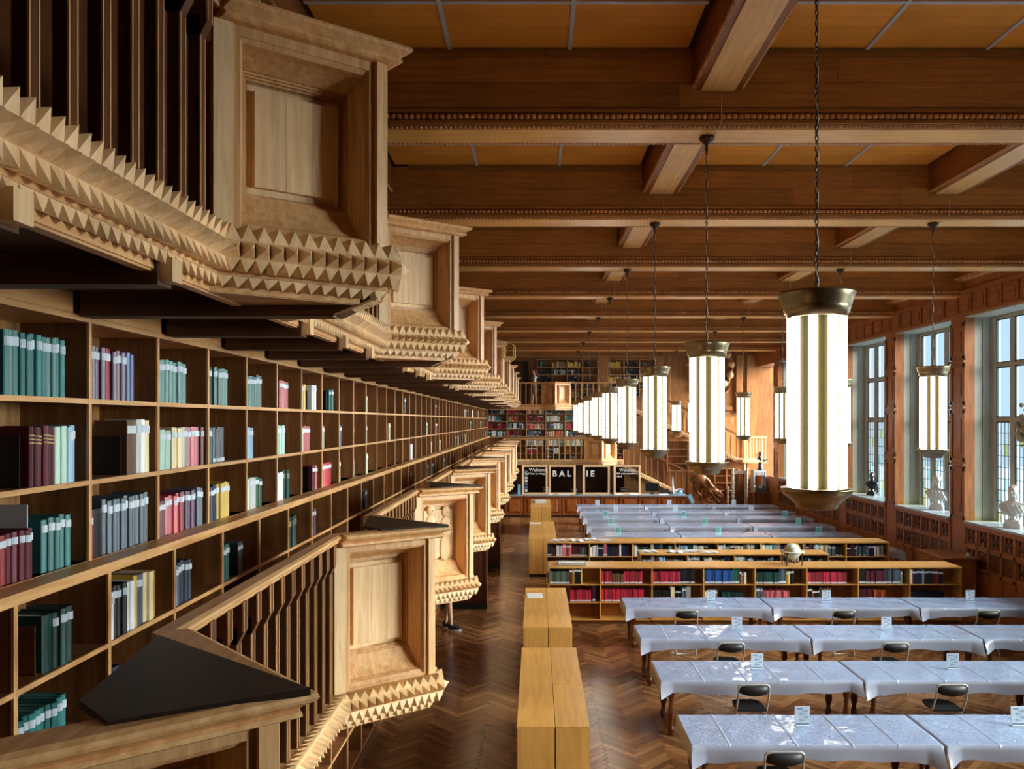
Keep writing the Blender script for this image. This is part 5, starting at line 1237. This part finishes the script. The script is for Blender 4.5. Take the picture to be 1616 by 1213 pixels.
# ------------------------------------------------------------------ people
def skinned(name, joints, edges, radii, mat, parent, sub=1):
    me = bpy.data.meshes.new(name); me.from_pydata(joints, edges, []); o = bpy.data.objects.new(name, me); C.objects.link(o)
    md = o.modifiers.new('s', 'SKIN'); md.use_smooth_shade = True; me.skin_vertices[0].data[0].use_root = True
    for v, r_ in zip(me.skin_vertices[0].data, radii): v.radius = (r_, r_) if not hasattr(r_, '__len__') else r_
    sb = o.modifiers.new('u', 'SUBSURF'); sb.levels = sub; sb.render_levels = sub
    bpy.context.view_layer.update(); m2 = bpy.data.meshes.new_from_object(o.evaluated_get(bpy.context.evaluated_depsgraph_get()))
    bpy.data.objects.remove(o); m2.materials.clear(); m2.materials.append(mat)
    for p in m2.polygons: p.use_smooth = True
    return link(name, m2, parent)
def person(label, loc, rz, shirt, shorts, hair_m, shoe, long_hair, arms, scale=1.0, h=1.75):
    t_ = thing('person', label, 'person', loc, rz)
    # facing -Y in local space
    J = [(0, 0, .95), (0, .0, 1.12), (0, .01, 1.32), (0, .01, 1.44), (0, 0, 1.52), (0, -.01, 1.60)]; E = [(0, 1), (1, 2), (2, 3), (3, 4), (4, 5)]; Rr = [(.14, .11), (.125, .095), (.15, .10), (.09, .07), (.055, .055), (.06, .06)]
    def chain(start, pts, rs):
        i = start
        for p, r_ in zip(pts, rs): J.append(p); Rr.append(r_); E.append((i, len(J) - 1)); i = len(J) - 1
        return i
    stance = ((-1, -.07), (1, .10))
    hands = []
    for s, fy_ in stance:
        chain(0, [(s * .09, 0, .88), (s * .10, fy_ * .4 - .01, .50), (s * .10, fy_ * .7, .28), (s * .10, fy_, .09), (s * .105, fy_ - .10, .045), (s * .11, fy_ - .17, .035)], [(.085, .085), .055, .052, .034, (.035, .03), (.03, .02)])
        el, wr_ = arms[0 if s < 0 else 1]
        i = chain(3, [(s * .17, .01, 1.40), el, wr_, tuple(wr_[k] + (wr_[k] - el[k]) * .28 for k in range(3))], [.055, .042, .028, (.036, .02)]); hands.append((wr_, el))
    Rr = [r_ if hasattr(r_, '__len__') else (r_, r_) for r_ in Rr]
    skinned('body', J, E, Rr, skin, t_)
    hd = MB().ball((0, -.015, 1.655), (.075, .095, .115), 16, 12).ball((0, -.108, 1.65), (.012, .02, .024), 8, 6).ball((0, -.085, 1.585), (.03, .025, .02), 8, 6)
    for s in (-1, 1): hd.ball((s * .077, 0, 1.65), (.010, .02, .03), 7, 5)
    lpart('head', hd, skin, t_)
    ey = MB()
    for s in (-1, 1): ey.ball((s * .03, -.098, 1.668), (.011, .006, .007), 7, 5)
    lpart('eyes', ey, black_m, t_); lpart('mouth', MB().ball((0, -.103, 1.612), (.022, .006, .006), 8, 5), plain('lips', (170, 90, 84), .5), t_)
    hm = MB().ball((0, .02, 1.685), (.086, .10, .105), 16, 10)
    if long_hair: hm.tube([(0, .08, 1.70), (0, .11, 1.60), (0, .11, 1.48), (0, .10, 1.38)], [.07, .075, .06, .02], 10)
    lpart('hair', hm, hair_m, t_)
    for wr_, el in hands:
        d = (Vector(wr_) - Vector(el)).normalized(); sd = d.cross(Vector((0, 1, 0))); sd = sd.normalized() if sd.length > .1 else Vector((1, 0, 0)); fw = d.cross(sd).normalized(); c = Vector(wr_) + d * .075; mb = MB()
        for q, ln in ((-1.5, .062), (-.5, .075), (.5, .080), (1.5, .068)):
            p0 = c + sd * q * .018; mb.tube([p0, p0 + d * ln * .5, p0 + d * ln * .8 + fw * ln * .3, p0 + d * ln * .9 + fw * ln * .6], [.0095, .009, .008, .006], 6)
        p0 = Vector(wr_) + d * .03 + sd * .02; mb.tube([p0, p0 + sd * .03 + d * .02, p0 + sd * .04 + d * .05], [.012, .010, .007], 6)
        lpart('fingers', mb, skin, t_)
    skinned('shirt', [(0, 0, .98), (0, 0, 1.12), (0, .01, 1.32), (0, .01, 1.43), (-.17, .01, 1.40), tuple(Vector((-.17, .01, 1.40)).lerp(Vector(arms[0][0]), .75)), (.17, .01, 1.40), tuple(Vector((.17, .01, 1.40)).lerp(Vector(arms[1][0]), .75))],
            [(0, 1), (1, 2), (2, 3), (3, 4), (4, 5), (3, 6), (6, 7)], [(.165, .135), (.15, .12), (.175, .125), (.11, .09), (.075, .075), (.062, .062), (.075, .075), (.062, .062)], shirt, t_)
    skinned('shorts', [(0, 0, 1.0), (0, 0, .92), (-.09, 0, .84), (-.10, -.03, .56), (.09, 0, .84), (.10, .03, .56)], [(0, 1), (1, 2), (2, 3), (1, 4), (4, 5)], [(.155, .13), (.16, .135), (.105, .105), (.085, .085), (.105, .105), (.085, .085)], shorts, t_)
    for s, fy_ in stance:
        sh = MB().ball((s * .105, fy_ - .075, .055), (.052, .14, .052), 12, 8).ball((s * .103, fy_ + .01, .08), (.05, .06, .055), 10, 7); so_ = lpart('shoe', sh, shoe, t_)
        lpart('sole', MB().prism([(s * .107 + .056 * math.cos(R(a)), fy_ - .07 + .15 * math.sin(R(a))) for a in range(0, 360, 24)], 0, .028), paper, t_)
    t_.scale = (scale,) * 3
    return t_
navy_c = plain('navy_shorts_cloth', (32, 52, 84), .8); grey_c = plain('grey_tee_cloth', (90, 96, 104), .8); hair1 = plain('brown_hair', (60, 40, 26), .6)
shoe_m = plain('black_canvas_shoe', (26, 26, 30), .7); bluewhite = plain('pale_blue_shirt_cloth', (206, 224, 238), .8); beige = plain('khaki_shorts_cloth', (188, 170, 140), .8)
person('person in navy shorts and black canvas shoes with white soles under the lower gallery', (-1.77, 15.85, 0), R(82), grey_c, navy_c, hair1, shoe_m, False, [((-.26, .02, 1.14), (-.20, -.16, .98)), ((.26, .02, 1.14), (.20, -.18, 1.0))])
person('person in pale blue shirt and shorts leaning behind the far upper balustrade, facing left', (-.10, 35.75, EYE + .60), R(-75), bluewhite, beige, hair1, shoe_m, True, [((-.24, -.06, 1.16), (-.16, -.28, 1.12)), ((.24, -.06, 1.16), (.16, -.28, 1.12))])
